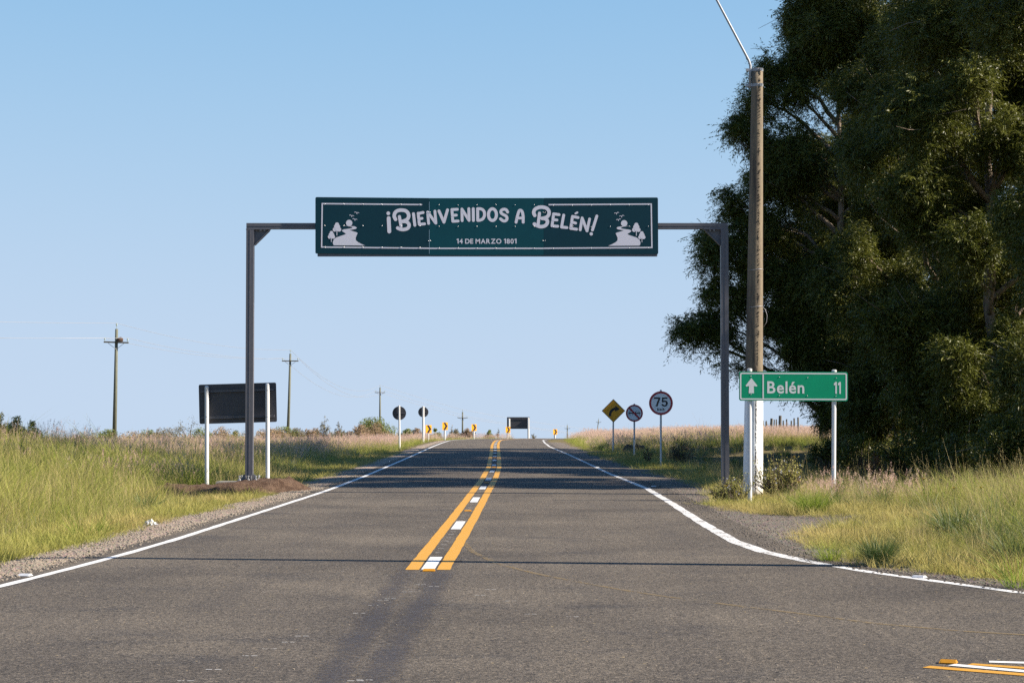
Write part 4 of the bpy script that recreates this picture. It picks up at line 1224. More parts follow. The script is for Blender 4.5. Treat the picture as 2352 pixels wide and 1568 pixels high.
m = MB(); m.flat([gcrop(*p) for p in ar][::-1], -.006); m.build('arrow', M['signwhite'], s0).rotation_euler = (0, rotb * 0, 0)
a = gcrop(441, 316); b = gcrop(828, 316)
write('Belén', a[0], -.006, a[1] - .002, gcrop(0, 188)[1] - a[1], M['signwhite'], s0, .018, b[0] - a[0], rot=rotb)
a = gcrop(1136, 325); b = gcrop(1210, 325)
write('11', a[0], -.006, a[1], gcrop(0, 200)[1] - a[1], M['signwhite'], s0, .03, b[0] - a[0], 'number', rot=rotb)
for px, top, r in ((1722.5, 848, .043), (1917, 851, .043)):
    p = at(px, top, DB); bz = gz(p.x, DB) - .3
    m = MB(); hz_ = p.z
    lean = -.018 if px > 1800 else -.004
    def PX(z): return p.x - cx + lean * (hz_ - z) * .6
    m.tube([(PX(bz), .052, bz), (PX(hz_ - .02), .052, hz_ - .02), (PX(hz_), .052, hz_)], [r, r, r * .6], 14)
    m.build('post', M['white_chip'], s0)
    m = MB(); m.tube([(PX(hz_ - .035), .052, hz_ - .035), (PX(hz_ + .012), .052, hz_ + .012), (PX(hz_ + .02), .052, hz_ + .02)], [r + .005, r + .005, r * .6], 14); m.build('post_cap', M['white'], s0)
for x, y in ((265, 143), (561, 152), (857, 157), (1155, 158), (265, 333), (561, 344), (855, 346), (1152, 349)):
    q = gcrop(x, y); o = link('rivet', RIV, panel); o.location = (q[0], -.0062, q[1])

# the two big panels seen from behind
def back_sign(label, px0, px1, py0, py1, posts, D, rz, post_px, roll=0.0, name='information_sign'):
    a, b = at(px0, py1, D), at(px1, py0, D); cx = (a.x + b.x) / 2
    W = (b.x - a.x) / 2 / math.cos(rz)
    s = thing(name, label, 'road sign', (cx, D, 0), rz)
    m = MB(); m.prism(rounded(-W, a.z, W, b.z, .035), .05, .056); flat_ = [m.build('sign_panel', M['signback'], s)]
    H = b.z - a.z
    for f in (.155, .825):
        m = MB(); z = a.z + H * f
        m.box((0, .028, z), (2 * W - .1, .04, .05)); m.box((0, .003, z + .022), (2 * W - .1, .012, .008)); m.box((0, .003, z - .022), (2 * W - .1, .012, .008))
        flat_.append(m.build('brace', M['gantry'], s))
    zc = (a.z + b.z) / 2
    for o in flat_:
        o.rotation_euler = (0, roll, 0); o.location = (-zc * math.sin(roll), 0, zc - zc * math.cos(roll))
    for px, top in posts:
        p = at(px, top, D); x = (p.x - cx) / math.cos(rz); r = post_px / 2 / FPX * D
        bz = float(ground_z(np.array([p.x]), np.array([D]))[0]) - .3
        m = MB(); m.tube([(x + .006 * (p.z - bz), -.05, bz), (x, -.05, p.z - .03), (x, -.05, p.z)], [r, r, r * .6], 12); m.build('post', M['white'], s)
        for f in (.155, .825):
            m = MB(); z = a.z + H * f; m.tube([(x, -.05 - r - .006, z), (x, -.05 - r + .01, z)], .014, 6); m.build('bolt', M['gantry'], s)
    return s
back_sign('dark back of a road sign on two white posts behind the left gantry post', 455.5, 635, 880.5, 971, ((475.5, 885.5), (615.5, 880)), 45.95, math.radians(-2.0), 9.6, math.radians(-1.6))
back_sign('small far dark sign back on two posts beyond the crest of the road', 1164.5, 1216.5, 957.5, 984.5, ((1169.5, 961), (1213.5, 959)), 205, 0.0, 4.6)

def round_sign(label, px, py, dpx, D, base, post_px, face=None, back=False, lean=0.0, top=None, name='round_sign'):
    c = at(px, py, D); r = dpx / 2 / FPX * D; pr = post_px / 2 / FPX * D
    s = thing(name, label, 'road sign', (c.x, D, 0))
    y = -.012 if not back else .02
    m = MB(); n = 40
    P = [(r * math.cos(2 * math.pi * k / n), c.z + r * math.sin(2 * math.pi * k / n)) for k in range(n)]
    m.prism(P, y - .004, y + .004); m.build('sign_panel', M['signback'] if back else M['red'], s)
    bz = gz(c.x, D) - .3; tz = c.z + r + (top or .05)
    m = MB(); yy = pr + .006 if not back else -pr - .004
    m.tube([(lean, yy, bz), (0, yy, tz - .015), (0, yy, tz)], [pr, pr, pr * .6], 10); m.build('post', M['white'] if back != 1 else M['white'], s)
    if back:
        m = MB(); m.box((0, .003, c.z), (2 * r * .86, .026, .035)); m.build('brace', M['gantry'], s)
    return s, c, r
back1 = round_sign('larger dark round sign back on a thin white post left of the road', 917, 948.5, 31.5, 104, 0, 4.4, back=True, lean=.03)
back2 = round_sign('smaller dark round sign back on a white post beside the first chevron', 972.3, 946, 23.6, 140, 0, 5.2, back=True)

s, c, r = round_sign('round red-rimmed speed sign reading 75 Km/h on a thin post', 1518, 925.5, 54.8, 66.8, 0, 4.6, name='speed_limit_sign')
m = MB(); m.disc((0, c.z), r * .815, -.018, 40); m.build('sign_face', M['signgrey'], s)
kk = 66.8 / FPX * .57422 / 5.88
def sgn(x, y, cx, cy): return ((x - cx) * kk * 1.0, c.z - (y - cy) * kk * 1.0)
h = 215 * kk
write('7', (1505 - 1670) * kk, -.0195, c.z + (548 - 625) * kk, h, M['black'], s, 0, 150 * kk, 'number')
write('5', (1682 - 1670) * kk, -.0195, c.z + (548 - 627) * kk, h, M['black'], s, 0, 148 * kk, 'number')
write('Km/h', (1582 - 1670) * kk, -.0195, c.z + (548 - 718) * kk, 54 * kk, M['black'], s, .06, 172 * kk)

s, c, r = round_sign('round no-overtaking sign with red slash, between the amber diamond and the 75 sign', 1457, 948.5, 39.4, 82, 0, 4.0, name='no_overtaking_sign', top=.04)
m = MB(); m.disc((0, c.z), r * .81, -.018, 40); m.build('sign_face', M['signgrey'], s)
k2 = 82 / FPX * .57422 / 5.88
def ns(x, y): return ((x - 1045) * k2, c.z - (y - 780) * k2)
m = MB()
for ox in (0, 150):
    m.flat([ns(905 + ox * 1.02, 765), ns(1025 + ox * 1.02 + 8, 765), ns(1025 + ox * 1.02 + 8, 792), ns(905 + ox * 1.02, 796)][::-1], -.0195)
    m.flat([ns(912 + ox, 796), ns(926 + ox, 796), ns(926 + ox, 826), ns(912 + ox, 826)][::-1], -.0198)
    m.flat([ns(1005 + ox, 796), ns(1018 + ox, 796), ns(1018 + ox, 828), ns(1005 + ox, 828)][::-1], -.0198)
    for a, b in (((915, 765), (930, 735)), ((930, 735), (1000, 735)), ((1000, 735), (1022, 765))):
        bar(m, ns(a[0] + ox, a[1]), ns(b[0] + ox, b[1]), 9 * k2, -.0201 - .0002 * (a[0] % 3))
m.build('car_symbol', M['black'], s)
m = MB(); bar(m, ns(925, 655), ns(1160, 905), 44 * k2, -.022); m.build('slash', M['red'], s)

Dd = 94
c = at(1409, 943, Dd); s = thing('curve_warning_sign', 'amber diamond sign with black arrow bending right on a thin post', 'road sign', (c.x, Dd, 0))
R_ = 27 / FPX * Dd; k3 = Dd / FPX * .57422 / 5.88
m = MB(); m.prism([(0, c.z - R_), (R_, c.z), (0, c.z + R_), (-R_, c.z)], -.006, .002); m.build('sign_panel', M['black'], s)
q = R_ * .93; m = MB(); m.flat([(0, c.z - q), (q, c.z), (0, c.z + q), (-q, c.z)], -.008); m.build('sign_face', M['amber'], s)
def ds(x, y): return ((x - 551) * k3, c.z - (y - 718) * k3)
P1 = [(442, 845), (446, 790), (460, 735), (490, 690), (535, 655), (592, 640), (596, 600), (702, 672), (592, 740), (596, 702), (555, 712), (520, 745), (502, 790), (497, 845)]
m = MB(); m.flat([ds(*p) for p in P1][::-1], -.0095); m.build('arrow', M['black'], s)
m = MB(); bz = gz(c.x, Dd) - .3; pr = 3.6 / 2 / FPX * Dd; m.tube([(-.02, pr + .004, bz), (0, pr + .004, c.z + R_ * .6)], pr, 10); m.build('post', M['white'], s)

chev = None
CH = [(984.5, 985, 13.6, 18.4, 152, 'largest chevron board beside the white post of a round sign, leftmost of the five'),
      (1022.3, 978.3, 12.6, 17.2, 163, 'chevron board standing highest at the left edge of the bend'),
      (1088.9, 981.6, 11.4, 15.4, 180, 'chevron board alone in the middle of the bend, beside a far utility pole'),
      (1166.8, 986.6, 10.6, 13.8, 203, 'chevron board in front of the far dark sign back'),
      (1275.3, 991.4, 9.6, 12.4, 229, 'rightmost chevron board, half hidden by the grass right of the road')]
for px, py, w, h, D, lab in CH:
    c = at(px, py, D); W, H = w / 2 / FPX * D / .92, h / 2 / FPX * D
    s = thing('chevron_board', lab, 'chevron sign', (c.x, D, 0), math.radians(24), 'amber chevron boards round the bend')
    m = MB(); m.prism([(-W, c.z - H), (W, c.z - H), (W, c.z + H), (-W, c.z + H)], -.006, .004); m.build('sign_panel', M['amber'], s)
    m = MB(); t = .78 * W
    m.flat([(-.62 * W, c.z + H * .94), (.12 * W, c.z + H * .94), (.9 * W, c.z), (.12 * W, c.z - H * .94), (-.62 * W, c.z - H * .94), (.1 * W, c.z)][::-1], -.009)
    m.build('chevron', M['black'], s)
    bz = float(ground_z(np.array([c.x]), np.array([D]))[0]) - .4
    m = MB(); pr = 4.2 / 2 / FPX * D; m.tube([(0, pr + .01, bz), (0, pr + .01, c.z + H * .8)], pr, 10); m.build('post', M['white'], s)

# ------------------------------------------------------------------ the concrete lamp pole
DP = 42.0
pb, pt = at(1729, 1100, DP), at(1739.5, 158, DP)
bx, tx, tz = pb.x, pt.x, pt.z
lp = thing('lamp_pole', 'tall tapered concrete pole with whitewashed foot and galvanised lamp arm behind the green sign', 'lamp pole', (bx, DP, 0))
def prof(z):
    f = z / tz; return (tx - bx) * f, (.212 - .093 * f)
def shaft(name, z0, z1, mat_, grow=0):
    m = MB(); zs = np.linspace(z0, z1, 14)
    m.tube([(prof(z)[0], 0, z) for z in zs], [prof(z)[1] + grow for z in zs], 20)
    return m.build(name, mat_, lp, True)
zw = at(1735, 893, DP).z
shaft('shaft', zw - .05, tz, M['pole']); shaft('whitewashed_foot', -.4, zw, M['whitepole'], .002)
m = MB(); m2 = random.Random(3)
for k in range(300):                           # ragged casting seam down the front
    z = zw + (tz - zw) * m2.random(); r = prof(z)[1]; a = -math.pi / 2 + .30
    m.box((prof(z)[0] + math.cos(a) * r + .006 * m2.gauss(0, 1), math.sin(a) * r, z), (.006 + .014 * m2.random() ** 2, .006 + .006 * m2.random(), .015 + .07 * m2.random() ** 2), (m2.random(), m2.random(), m2.random()))
m.build('casting_seam', M['pole'], lp)
m = MB()
for k in range(170):                           # cracks along the seam of the whitewashed foot
    z = zw * m2.random(); r = prof(z)[1] + .002; a = -math.pi / 2 + .12
    m.box((prof(z)[0] + math.cos(a) * r + .007 * m2.gauss(0, 1), math.sin(a) * r + .001, z), (.004 + .012 * m2.random() ** 2, .004, .01 + .06 * m2.random() ** 2))
m.build('seam_crack', M['burnt'], lp)
def clamp(z):
    r = prof(z)[1]; x = prof(z)[0]; m = MB()
    n = 20; P = [(x + (r + .006) * math.cos(2 * math.pi * k / n), (r + .006) * math.sin(2 * math.pi * k / n)) for k in range(n)]
    m.add([(p[0], p[1], z - .03) for p in P] + [(p[0], p[1], z + .03) for p in P] + [(p[0] * 1 + 0, p[1] * .97, z + .03) for p in P], [(k, (k + 1) % n, n + (k + 1) % n, n + k) for k in range(n)])
    m.box((x - r - .055, -.03, z), (.14, .05, .055)); m.box((x + r * .55, -r - .012, z), (.06, .03, .055))
    m.tube([(x - r * .2, -r - .016, z), (x + r * .55, -r - .016, z)], .006, 6)
    return m.build('clamp', M['steel'], lp)
clamp(tz - .035); clamp(at(1735, 197, DP).z)
m = MB(); zc = at(1735, 197, DP).z
xa_ = prof(tz)[0] - .155
P = [(xa_ - .012, -.03, zc - .06), (xa_, -.03, tz - .04), (xa_ + .004, -.03, tz + .06)]
e = at(1648, 0, DP); d = Vector((e.x - (bx + xa_), 0, e.z - (tz + .16)))
d.normalize()
st = Vector((xa_ - .03, -.03, tz + .17))
P += [tuple(st), tuple(st + d * 1.0), tuple(st + d * 2.4)]
m.tube(P, [.027, .027, .027, .026, .025, .024], 10)
m.build('lamp_arm', M['steel'], lp, True)
hd = st + d * 2.4
m = MB(); m.tube([tuple(hd), tuple(hd + d * .15), tuple(hd + d * .45), tuple(hd + d * .62)], [.03, .09, .1, .04], 12, squash=.5); m.build('lamp_head', M['steel'], lp, True)
for z, sag in ((at(1735, 620, DP).z, 0), (at(1735, 705, DP).z, .42)):
    m = MB(); r = prof(z)[1] + .004; x = prof(z)[0]
    P = [(x + r * math.cos(a), r * math.sin(a), z - .012 * math.sin(a * 2)) for a in np.linspace(-math.pi * .75, .1, 12)]
    if sag: P += [(x + r + .05, .0, z - .06), (x + r + .085, 0, z - .18), (x + r + .07, 0, z - .32), (x + r + .01, 0, z - sag)]
    m.tube(P, .005, 6); m.build('tie_wire', M['wire'], lp, True)

# a second pole stands outside the picture at the right; its shadow crosses the road
op = thing('concrete_pole', 'bare grey concrete pole on the right verge whose shadow crosses the road', 'pole', (6.9, 21.55, 0))
m = MB(); m.tube([(0, 0, -.4), (0, 0, 4), (0, 0, 8.9)], [.17, .13, .09], 18); m.build('shaft', M['pole'], op, True)

# ------------------------------------------------------------------ timber power line
PL = [(268, 742, 1000, 155, 57, 'leaning-free nearest timber power pole with a bird nest on its crossarm'),
      (667, 803, 998, 226, 38, 'timber power pole between the dark sign back and the bushes'),
      (873, 884, 975, 372, 23.5, 'timber power pole rising from the big green bush'),
      (1062.5, 940.5, 985, 402, 23, 'timber power pole right of the second chevron board'),
      (1303, 973, 993, 640, 12.8, 'tiny far power pole right of the last chevron board'),
      (1375, 959.5, 992, 700, 11.6, 'tiny far power pole just left of the amber diamond sign')]
PL[0] = PL[0][:5] + ('nearest timber power pole, far left, with a bird nest on its crossarm',)
tips = []
for i, (px, top, bot, D, arm, lab) in enumerate(PL):
    t = at(px, top, D); bz = float(ground_z(np.array([t.x]), np.array([D]))[0]) - .5
    lx = (-4 if i == 0 else -6 if i == 1 else -8 if i == 5 else 0) / FPX * D * (1 if i != 2 else 1)
    pw = 10.5 / FPX * 155 * (1 if D < 300 else 1.15)
    s = thing('power_pole', lab, 'power pole', (t.x, D, bz), 0, 'timber power poles of the line left of the road')
    H = t.z - bz
    m = MB(); m.tube([(lx, 0, 0), (lx * .4, 0, H * .5), (0, 0, H - .45)], [pw * .5, pw * .42, pw * .32], 10); m.build('pole', M['wood'], s, True)
    za = H - {0: 1.50, 1: 1.28, 2: 1.40, 3: 1.66}.get(i, 1.5)
    aw = arm / 2 / FPX * D; tilt = .03 if i == 0 else 0
    m = MB(); m.box((0, -pw * .4, za), (2 * aw, .11, .11), (0, tilt, 0)); m.build('crossarm', M['woodarm'], s)
    for sgn_ in (-1, 1):
        m = MB(); m.tube([(sgn_ * aw * .66, -pw * .35, za - .05), (0, -pw * .35, za - .55)], .018, 5); m.build('arm_brace', M['steel'], s)
        m = MB(); x = sgn_ * aw * .92; z = za - sgn_ * aw * tilt
        m.tube([(x, -pw * .4, z + .05), (x, -pw * .4, z + .16), (x, -pw * .4, z + .17), (x, -pw * .4, z + .3), (x, -pw * .4, z + .34)], [.02, .02, .07, .055, .03], 8); m.build('insulator', M['insul'], s)
    m = MB(); m.tube([(0, 0, H - .5), (0, 0, H - .22), (0, 0, H - .2), (0, 0, H - .04), (0, 0, H)], [.02, .02, .065, .055, .03], 8); m.build('insulator', M['insul'], s)
    tips.append([Vector((t.x - aw * .92, D - pw * .4, bz + za + .34)), Vector((t.x + aw * .92, D - pw * .4, bz + za + .34)), Vector((t.x, D, bz + H))])
    if i == 0:
        import bmesh
        bm = bmesh.new(); bmesh.ops.create_icosphere(bm, subdivisions=3, radius=1)
        b = MB(); rgn = np.random.default_rng(5)
        b.add([(v.co.x * .26 * (1 + .12 * rgn.normal()), v.co.y * .2, max(-.1, v.co.z * .23 * (1 + .08 * rgn.normal()))) for v in bm.verts], [tuple(v.index for v in f.verts) for f in bm.faces]); bm.free()
        o = b.build('bird_nest', M['nest']); o.location = (t.x + .30, D - pw * .4, bz + za + .16); tag(o, 'brown domed mud nest on the crossarm of the nearest power pole', 'bird nest')
for k, lab in enumerate(('overhead wire on the left ends of the crossarms', 'overhead wire on the right ends of the crossarms', 'topmost overhead wire running over the pole tips')):
    pts = []
    first = [Vector((-75, 60, tips[0][k].z + .8))] + [t[k] for t in tips[:4]] + [Vector((90, 560, tips[3][k].z - 3.2))]
    for a, b in zip(first[:-1], first[1:]):
        L_ = (b - a).length; sag = .00016 * L_ * L_ * .75
        for j in range(16):
            t = j / 16; pts.append(a.lerp(b, t) - Vector((0, 0, 4 * sag * t * (1 - t))))
    m = MB(); m.tube(pts, [.008 + .000034 * p.y for p in pts], 5); tag(m.build('overhead_wire', M['wire'], None, True), lab, 'power line', 'wires of the timber power line')

# ------------------------------------------------------------------ shrubs, fences, road studs and small things
def shrub(name, label, cat, px, ytop, wpx, D, mat_, seed, n=900, leaf=None, loose=.5, stems=7, group=None, lobes=7, zb=None, sprigs=0, flowers=0, wide=.7):
    rg = np.random.default_rng(seed)
    t = at(px, ytop, D); z0 = float(ground_z(np.array([t.x]), np.array([D]))[0]) if zb is None else zb
    H = max(.35, t.z - z0); R = wpx / 2 / FPX * D
    s = thing(name, label, cat, (t.x, D, z0 - .03), 0, group)
    leaf = leaf or max(.05, D * .00042)
    st = MB(); V, F, rnd = [], [], []
    cen = []
    for k in range(lobes):
        a = rg.random() * 6.283; rr = R * wide * math.sqrt(rg.random())
        zc = H * (.42 + .40 * rg.random()) * (1 - .35 * (rr / R) ** 2)
        cen.append((Vector((rr * math.cos(a), rr * math.sin(a), zc)), R * (.28 + .22 * rg.random())))
    cen[0] = (Vector((R * .05, 0, H - R * .28)), R * .30)
    for c, r in cen:
        for q in range(max(1, stems // 3)):
            b0 = Vector((rg.normal() * R * .12, rg.normal() * R * .12, 0)); e = c + Vector(rg.normal(size=3)) * r * .5
            st.tube([b0, b0.lerp(e, .5) + Vector(rg.normal(size=3)) * .05 * H, e], [.012 * H + .004, .008 * H + .003, .004], 4)
    per = n // lobes
    for c, r in cen:
        for _ in range(per):
            v = Vector(rg.normal(size=3)).normalized() * r * rg.random() ** (.33 + .3 * loose); v.z *= min(1.1, H / (2 * R) + .35)
            p = c + v
            if p.z < .05 * H: p.z = .05 * H + rg.random() * .2 * H
            if p.z > H: p.z = H - rg.random() * .1 * H
            a = Vector(rg.normal(size=3)).normalized(); b = a.cross(Vector(rg.normal(size=3))).normalized()
            l = leaf * (.6 + .8 * rg.random()); o = len(V)
            V += [tuple(p - a * l), tuple(p + b * l * .4), tuple(p + a * l), tuple(p - b * l * .4)]; F.append((o, o + 1, o + 2, o + 3)); rnd += [rg.random()] * 4
    for _ in range(sprigs):                    # stray shoots that break the outline
        a = rg.random() * 6.283; q = R * (.3 + .8 * rg.random()); b0 = Vector((q * .6 * math.cos(a), q * .6 * math.sin(a), H * .25)); e = Vector((q * math.cos(a), q * math.sin(a), H * (.45 + .75 * rg.random())))
        st.tube([b0, e], [.004, .002], 4)
        for k in range(12):
            p = b0.lerp(e, .25 + .75 * rg.random()) + Vector(rg.normal(size=3)) * .015
            aa = Vector(rg.normal(size=3)).normalized(); b = aa.cross(Vector(rg.normal(size=3))).normalized(); l = leaf * (.5 + .7 * rg.random()); o = len(V)
            V += [tuple(p - aa * l), tuple(p + b * l * .4), tuple(p + aa * l), tuple(p - b * l * .4)]; F.append((o, o + 1, o + 2, o + 3)); rnd += [rg.random()] * 4
    st.build('stems', M['twig'], s)
    me = bpy.data.meshes.new('foliage'); me.from_pydata(V, [], F); me.materials.append(mat_)
    at_ = me.attributes.new('rnd', 'FLOAT', 'POINT'); at_.data.foreach_set('value', np.array(rnd, np.float32)); me.update()
    link('foliage', me, s, 'stuff')
    if flowers:
        m = MB()
        for _ in range(flowers):
            c, r = cen[int(rg.integers(0, lobes))]
            v = Vector(rg.normal(size=3)).normalized(); v.y = -abs(v.y); p = c + v * r * 1.02
            for k in range(5):
                a = k * 1.257; e = Vector((math.cos(a), -.35, math.sin(a))) * .017
                w_ = Vector((-math.sin(a), 0, math.cos(a))) * .012
                m.add([p, p + e * .6 + w_, p + e, p + e * .6 - w_], [(0, 1, 2, 3)])
        m.build('blossoms', M['petalw'], s, kind='stuff')
    return s
B = M
shrub('bush', 'tall thin yellow-green bush at the left edge rising above the pink grass', 'bush', 36, 952, 80, 62, B['bushyel'], 1, 3200, .036, .8, 15, lobes=16, wide=.85)
shrub('bush', 'yellow-green bush on the left bank, nearest to the first power pole', 'bush', 72, 963, 66, 62, B['bushyel'], 2, 2600, .036, .8, 15, lobes=14, wide=.85)
shrub('bush', 'yellow-green bush cut off by the left picture edge', 'bush', -4, 944, 84, 61, B['bushyel'], 3, 3200, .036, .8, 15, lobes=16, wide=.85)
SH = [(210, 993, 60, 135, 'bushgrey', 'low grey-green bush left of the first power pole'), (245, 989, 34, 140, 'bushgreen', 'low green bush at the foot of the first power pole'),
      (310, 994, 46, 140, 'bushbrown', 'low brown bush right of the first power pole'), (345, 990, 36, 150, 'bushgreen', 'small green bush midway between the first pole and the bare tree'), (385, 985, 40, 130, 'bushgrey', 'grey-green bush just left of the bare spreading tree'),
      (455, 985, 34, 120, 'bushgreen', 'dense green bush under the bare spreading tree'), (508, 981, 40, 140, 'bushbrown', 'brown rounded bush between the white posts of the sign back'), (540, 992, 26, 150, 'bushgreen', 'small green bush beside the left gantry post'),
      (598, 990, 44, 180, 'bushbrown', 'brown bush right of the gantry post'), (634, 986, 34, 190, 'bushbrown', 'brown bush just left of the second power pole'), (655, 984, 34, 200, 'bushgreen', 'green bush at the foot of the second power pole'), (678, 987, 30, 200, 'bushgrey', 'grey bush right of the second power pole'),
      (706, 989, 26, 205, 'bushbrown', 'small brown bush among the old fence posts'), (726, 987, 30, 205, 'bushbrown', 'brown bush at the foot of the thin sapling'), (782, 992, 34, 205, 'bushgrey', 'grey bush behind the old fence posts'),
      (827, 978, 30, 200, 'bushbrown', 'brown bush at the left side of the big green bush'), (864, 973.5, 44, 205, 'bushbrown', 'broad brown bush in front of the big green bush'),
      (936, 988, 22, 250, 'bushgreen', 'small far bush right of the larger round sign back'), (956, 987, 24, 250, 'bushbrown', 'small far brown bush left of the smaller round sign back'), (999, 988, 16, 255, 'bushgreen', 'far bush between the first and second chevron boards'),
      (1046, 989, 22, 270, 'bushgrey', 'far grey bush left of the fourth power pole'), (1072, 988, 20, 270, 'bushbrown', 'far bush under the fourth power pole'), (1124, 992, 12, 300, 'bushgreen', 'tiny far bush between the middle chevron board and the far sign')]
for k, (px, yt, w, D, mt, lab) in enumerate(SH):
    shrub('bush', lab, 'bush', px, yt - 5.5, w * 1.9, D, B[mt], 20 + k, 2300, None, .45, 6, lobes=18, wide=.9)
shrub('bush', 'big rounded green bush with a power pole rising from it', 'bush', 868, 955.5, 100, 222, B['bushgreen'], 50, 6500, None, .4, 9, lobes=24, wide=.85)

def sapling(label, px, ytop, wpx, D, seed, mat_, n=500, flat=.5):
    rg = np.random.default_rng(seed); t = at(px, ytop, D); z0 = float(ground_z(np.array([t.x]), np.array([D]))[0])
    H = t.z - z0; R = wpx / 2 / FPX * D
    s = thing('small_tree', label, 'tree', (t.x, D, z0 - .05))
    m = MB(); V, F, rnd = [], [], []; leaf = D * .00036
    fork = Vector((rg.normal() * .1, 0, H * .30)); m.tube([(0, 0, 0), fork], [.035 * H * .6 + .02, .02 * H * .6 + .012], 6)
    for k in range(9):
        a = k * 2.4 + rg.normal() * .3; q = R * (.45 + .55 * rg.random()); e = Vector((math.cos(a) * q, math.sin(a) * q, H * (flat + (1 - flat) * rg.random() * (1.1 - .4 * q / R))))
        if k == 0: e = Vector((R * .1, 0, H))
        mid = fork.lerp(e, .5) + Vector((0, 0, H * .06)); m.tube([fork, mid, e], [.018 * H * .6 + .008, .012 * H * .6 + .006, .005], 5)
        for j in range(4):
            f = mid.lerp(e, rg.random()); g = f + Vector((rg.normal(), rg.normal(), rg.normal() * .5)) * R * .28; m.tube([f, g], [.008, .004], 4)
            for _ in range(n // 36):
                p = f.lerp(g, rg.random()) + Vector(rg.normal(size=3)) * R * .09
                aa = Vector(rg.normal(size=3)).normalized(); b = aa.cross(Vector(rg.normal(size=3))).normalized(); o = len(V); l = leaf * (.6 + .7 * rg.random())
                V += [tuple(p - aa * l), tuple(p + b * l * .45), tuple(p + aa * l), tuple(p - b * l * .45)]; F.append((o, o + 1, o + 2, o + 3)); rnd += [rg.random()] * 4
    m.build('trunk', M['twig'], s)
    me = bpy.data.meshes.new('crown'); me.from_pydata(V, [], F); me.materials.append(mat_)
    at_ = me.attributes.new('rnd', 'FLOAT', 'POINT'); at_.data.foreach_set('value', np.array(rnd, np.float32)); me.update(); link('crown', me, s, 'stuff')
sapling('bare spreading thorn tree left of the dark sign back', 437, 967, 104, 122, 5, B['bushgrey'], 900, .45)
sapling('thin open sapling right of the second power pole, the taller of two', 743, 958.5, 40, 200, 6, B['bushgrey'], 420, .5)
sapling('thin open sapling nearest to the big green bush, the smaller of two', 776, 965, 22, 200, 7, B['bushgrey'], 260, .5)
sapling('tiny far sapling left of the fourth power pole', 1038, 975, 14, 270, 8, B['bushgrey'], 160, .5)
sapling('tiny far sapling between the far sign and the middle chevron board', 1144, 984, 10, 280, 9, B['bushgrey'], 120, .5)
sapling('tiny far sapling right of the far dark sign back', 1226, 993, 14, 260, 10, B['bushgrey'], 120, .4)
shrub('bush', 'dark dry bush beside the post of the 75 sign', 'bush', 1562, 1006, 84, 70, B['burntleaf'], 60, 500, .028, .8, 15, lobes=10, sprigs=30)
shrub('bush', 'small dark dry bush between the no-overtaking sign and the 75 sign', 'bush', 1487, 1026, 24, 70, B['burntleaf'], 61, 200, .025, .8, 12, lobes=6)
shrub('flowering_shrub', 'leafy vine-covered shrub with small white flowers right of the whitewashed pole foot', 'shrub', 1792, 1046, 130, 40.9, B['bushyel'], 62, 1000, .026, 1.0, 21, lobes=22, flowers=22, wide=1.0, sprigs=70)
shrub('flowering_shrub', 'white-flowered shrub left of the near post of the green sign', 'shrub', 1684, 1092, 96, 38.0, B['bushyel'], 63, 800, .022, 1.0, 18, lobes=18, flowers=20, wide=1.0, sprigs=60)
shrub('creeper', 'green creeper climbing the far post of the green sign', 'creeper', 1928, 1092, 44, 38.4, B['bushgreen'], 64, 600, .022, .7, 9, lobes=9, sprigs=30)
shrub('bush', 'rust-coloured dry bush in the shade beyond the green sign', 'bush', 2010, 1035, 90, 56, B['rustleaf'], 65, 700, .035, .8, 12, lobes=10)
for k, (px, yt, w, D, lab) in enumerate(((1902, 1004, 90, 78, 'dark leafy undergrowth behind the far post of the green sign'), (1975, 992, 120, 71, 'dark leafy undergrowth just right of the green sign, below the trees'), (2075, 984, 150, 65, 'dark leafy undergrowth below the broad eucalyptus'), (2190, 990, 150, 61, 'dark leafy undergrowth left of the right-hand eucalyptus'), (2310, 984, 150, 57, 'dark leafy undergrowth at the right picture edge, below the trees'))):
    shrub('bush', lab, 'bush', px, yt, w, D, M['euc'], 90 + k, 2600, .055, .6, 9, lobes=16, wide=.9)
heap('burnt_heap', at(1458, 1020, 90).x, 90, .6, .5, .42, M['burnt'], 'low charred heap in the grass behind the no-overtaking sign', 'heap', 9, 22)

# old fences
def fence(label, P, hs, seed, name='wire_fence', w=.05):
    rg = np.random.default_rng(seed)
    s = thing(name, label, 'fence', (P[0][0], P[0][1], gz(*P[0])))
    org = Vector(s.location); prev = None; wires = MB()
    for (x, y), h in zip(P, hs):
        z = float(ground_z(np.array([x]), np.array([y]))[0]); b = Vector((x, y, z - .2)) - org; t = b + Vector((rg.normal() * .05, 0, h + .2))
        m = MB(); ww = w * (2.2 if h > 1.38 else 1); m.tube([b, t], [ww, ww * .9], 7); m.build('fence_post', M['postwood'], s)
        if prev:
            for f in (.3, .55, .8): wires.tube([prev[0].lerp(prev[1], f), b.lerp(t, f)], .004 + .00002 * y, 4)
        prev = (b, t)
    wires.build('fence_wire', M['wire'], s)
fx = [at(px, 1000, d) for px, d in ((667, 235), (686, 226), (700, 220), (717, 212), (722, 208), (735, 203), (751, 198), (756, 196), (766, 193), (778, 190), (789, 186), (799, 182), (806, 180), (809, 179))]
fence('old timber post fence running among the bushes left of the big green bush', [(p.x, p.y) for p in fx], [1.2, 1.25, 1.3, 1.3, 1.2, 1.2, 1.35, 1.3, 1.3, 1.25, 1.35, 1.4, 1.45, 1.45], 1)
fx = [at(px, 1000, d) for px, d in ((1748, 172), (1754, 165), (1760, 158), (1764, 152), (1770, 147), (1777, 142), (1784, 136), (1791, 131), (1799, 126), (1808, 120), (1816, 115), (1825, 110), (1834, 106))]
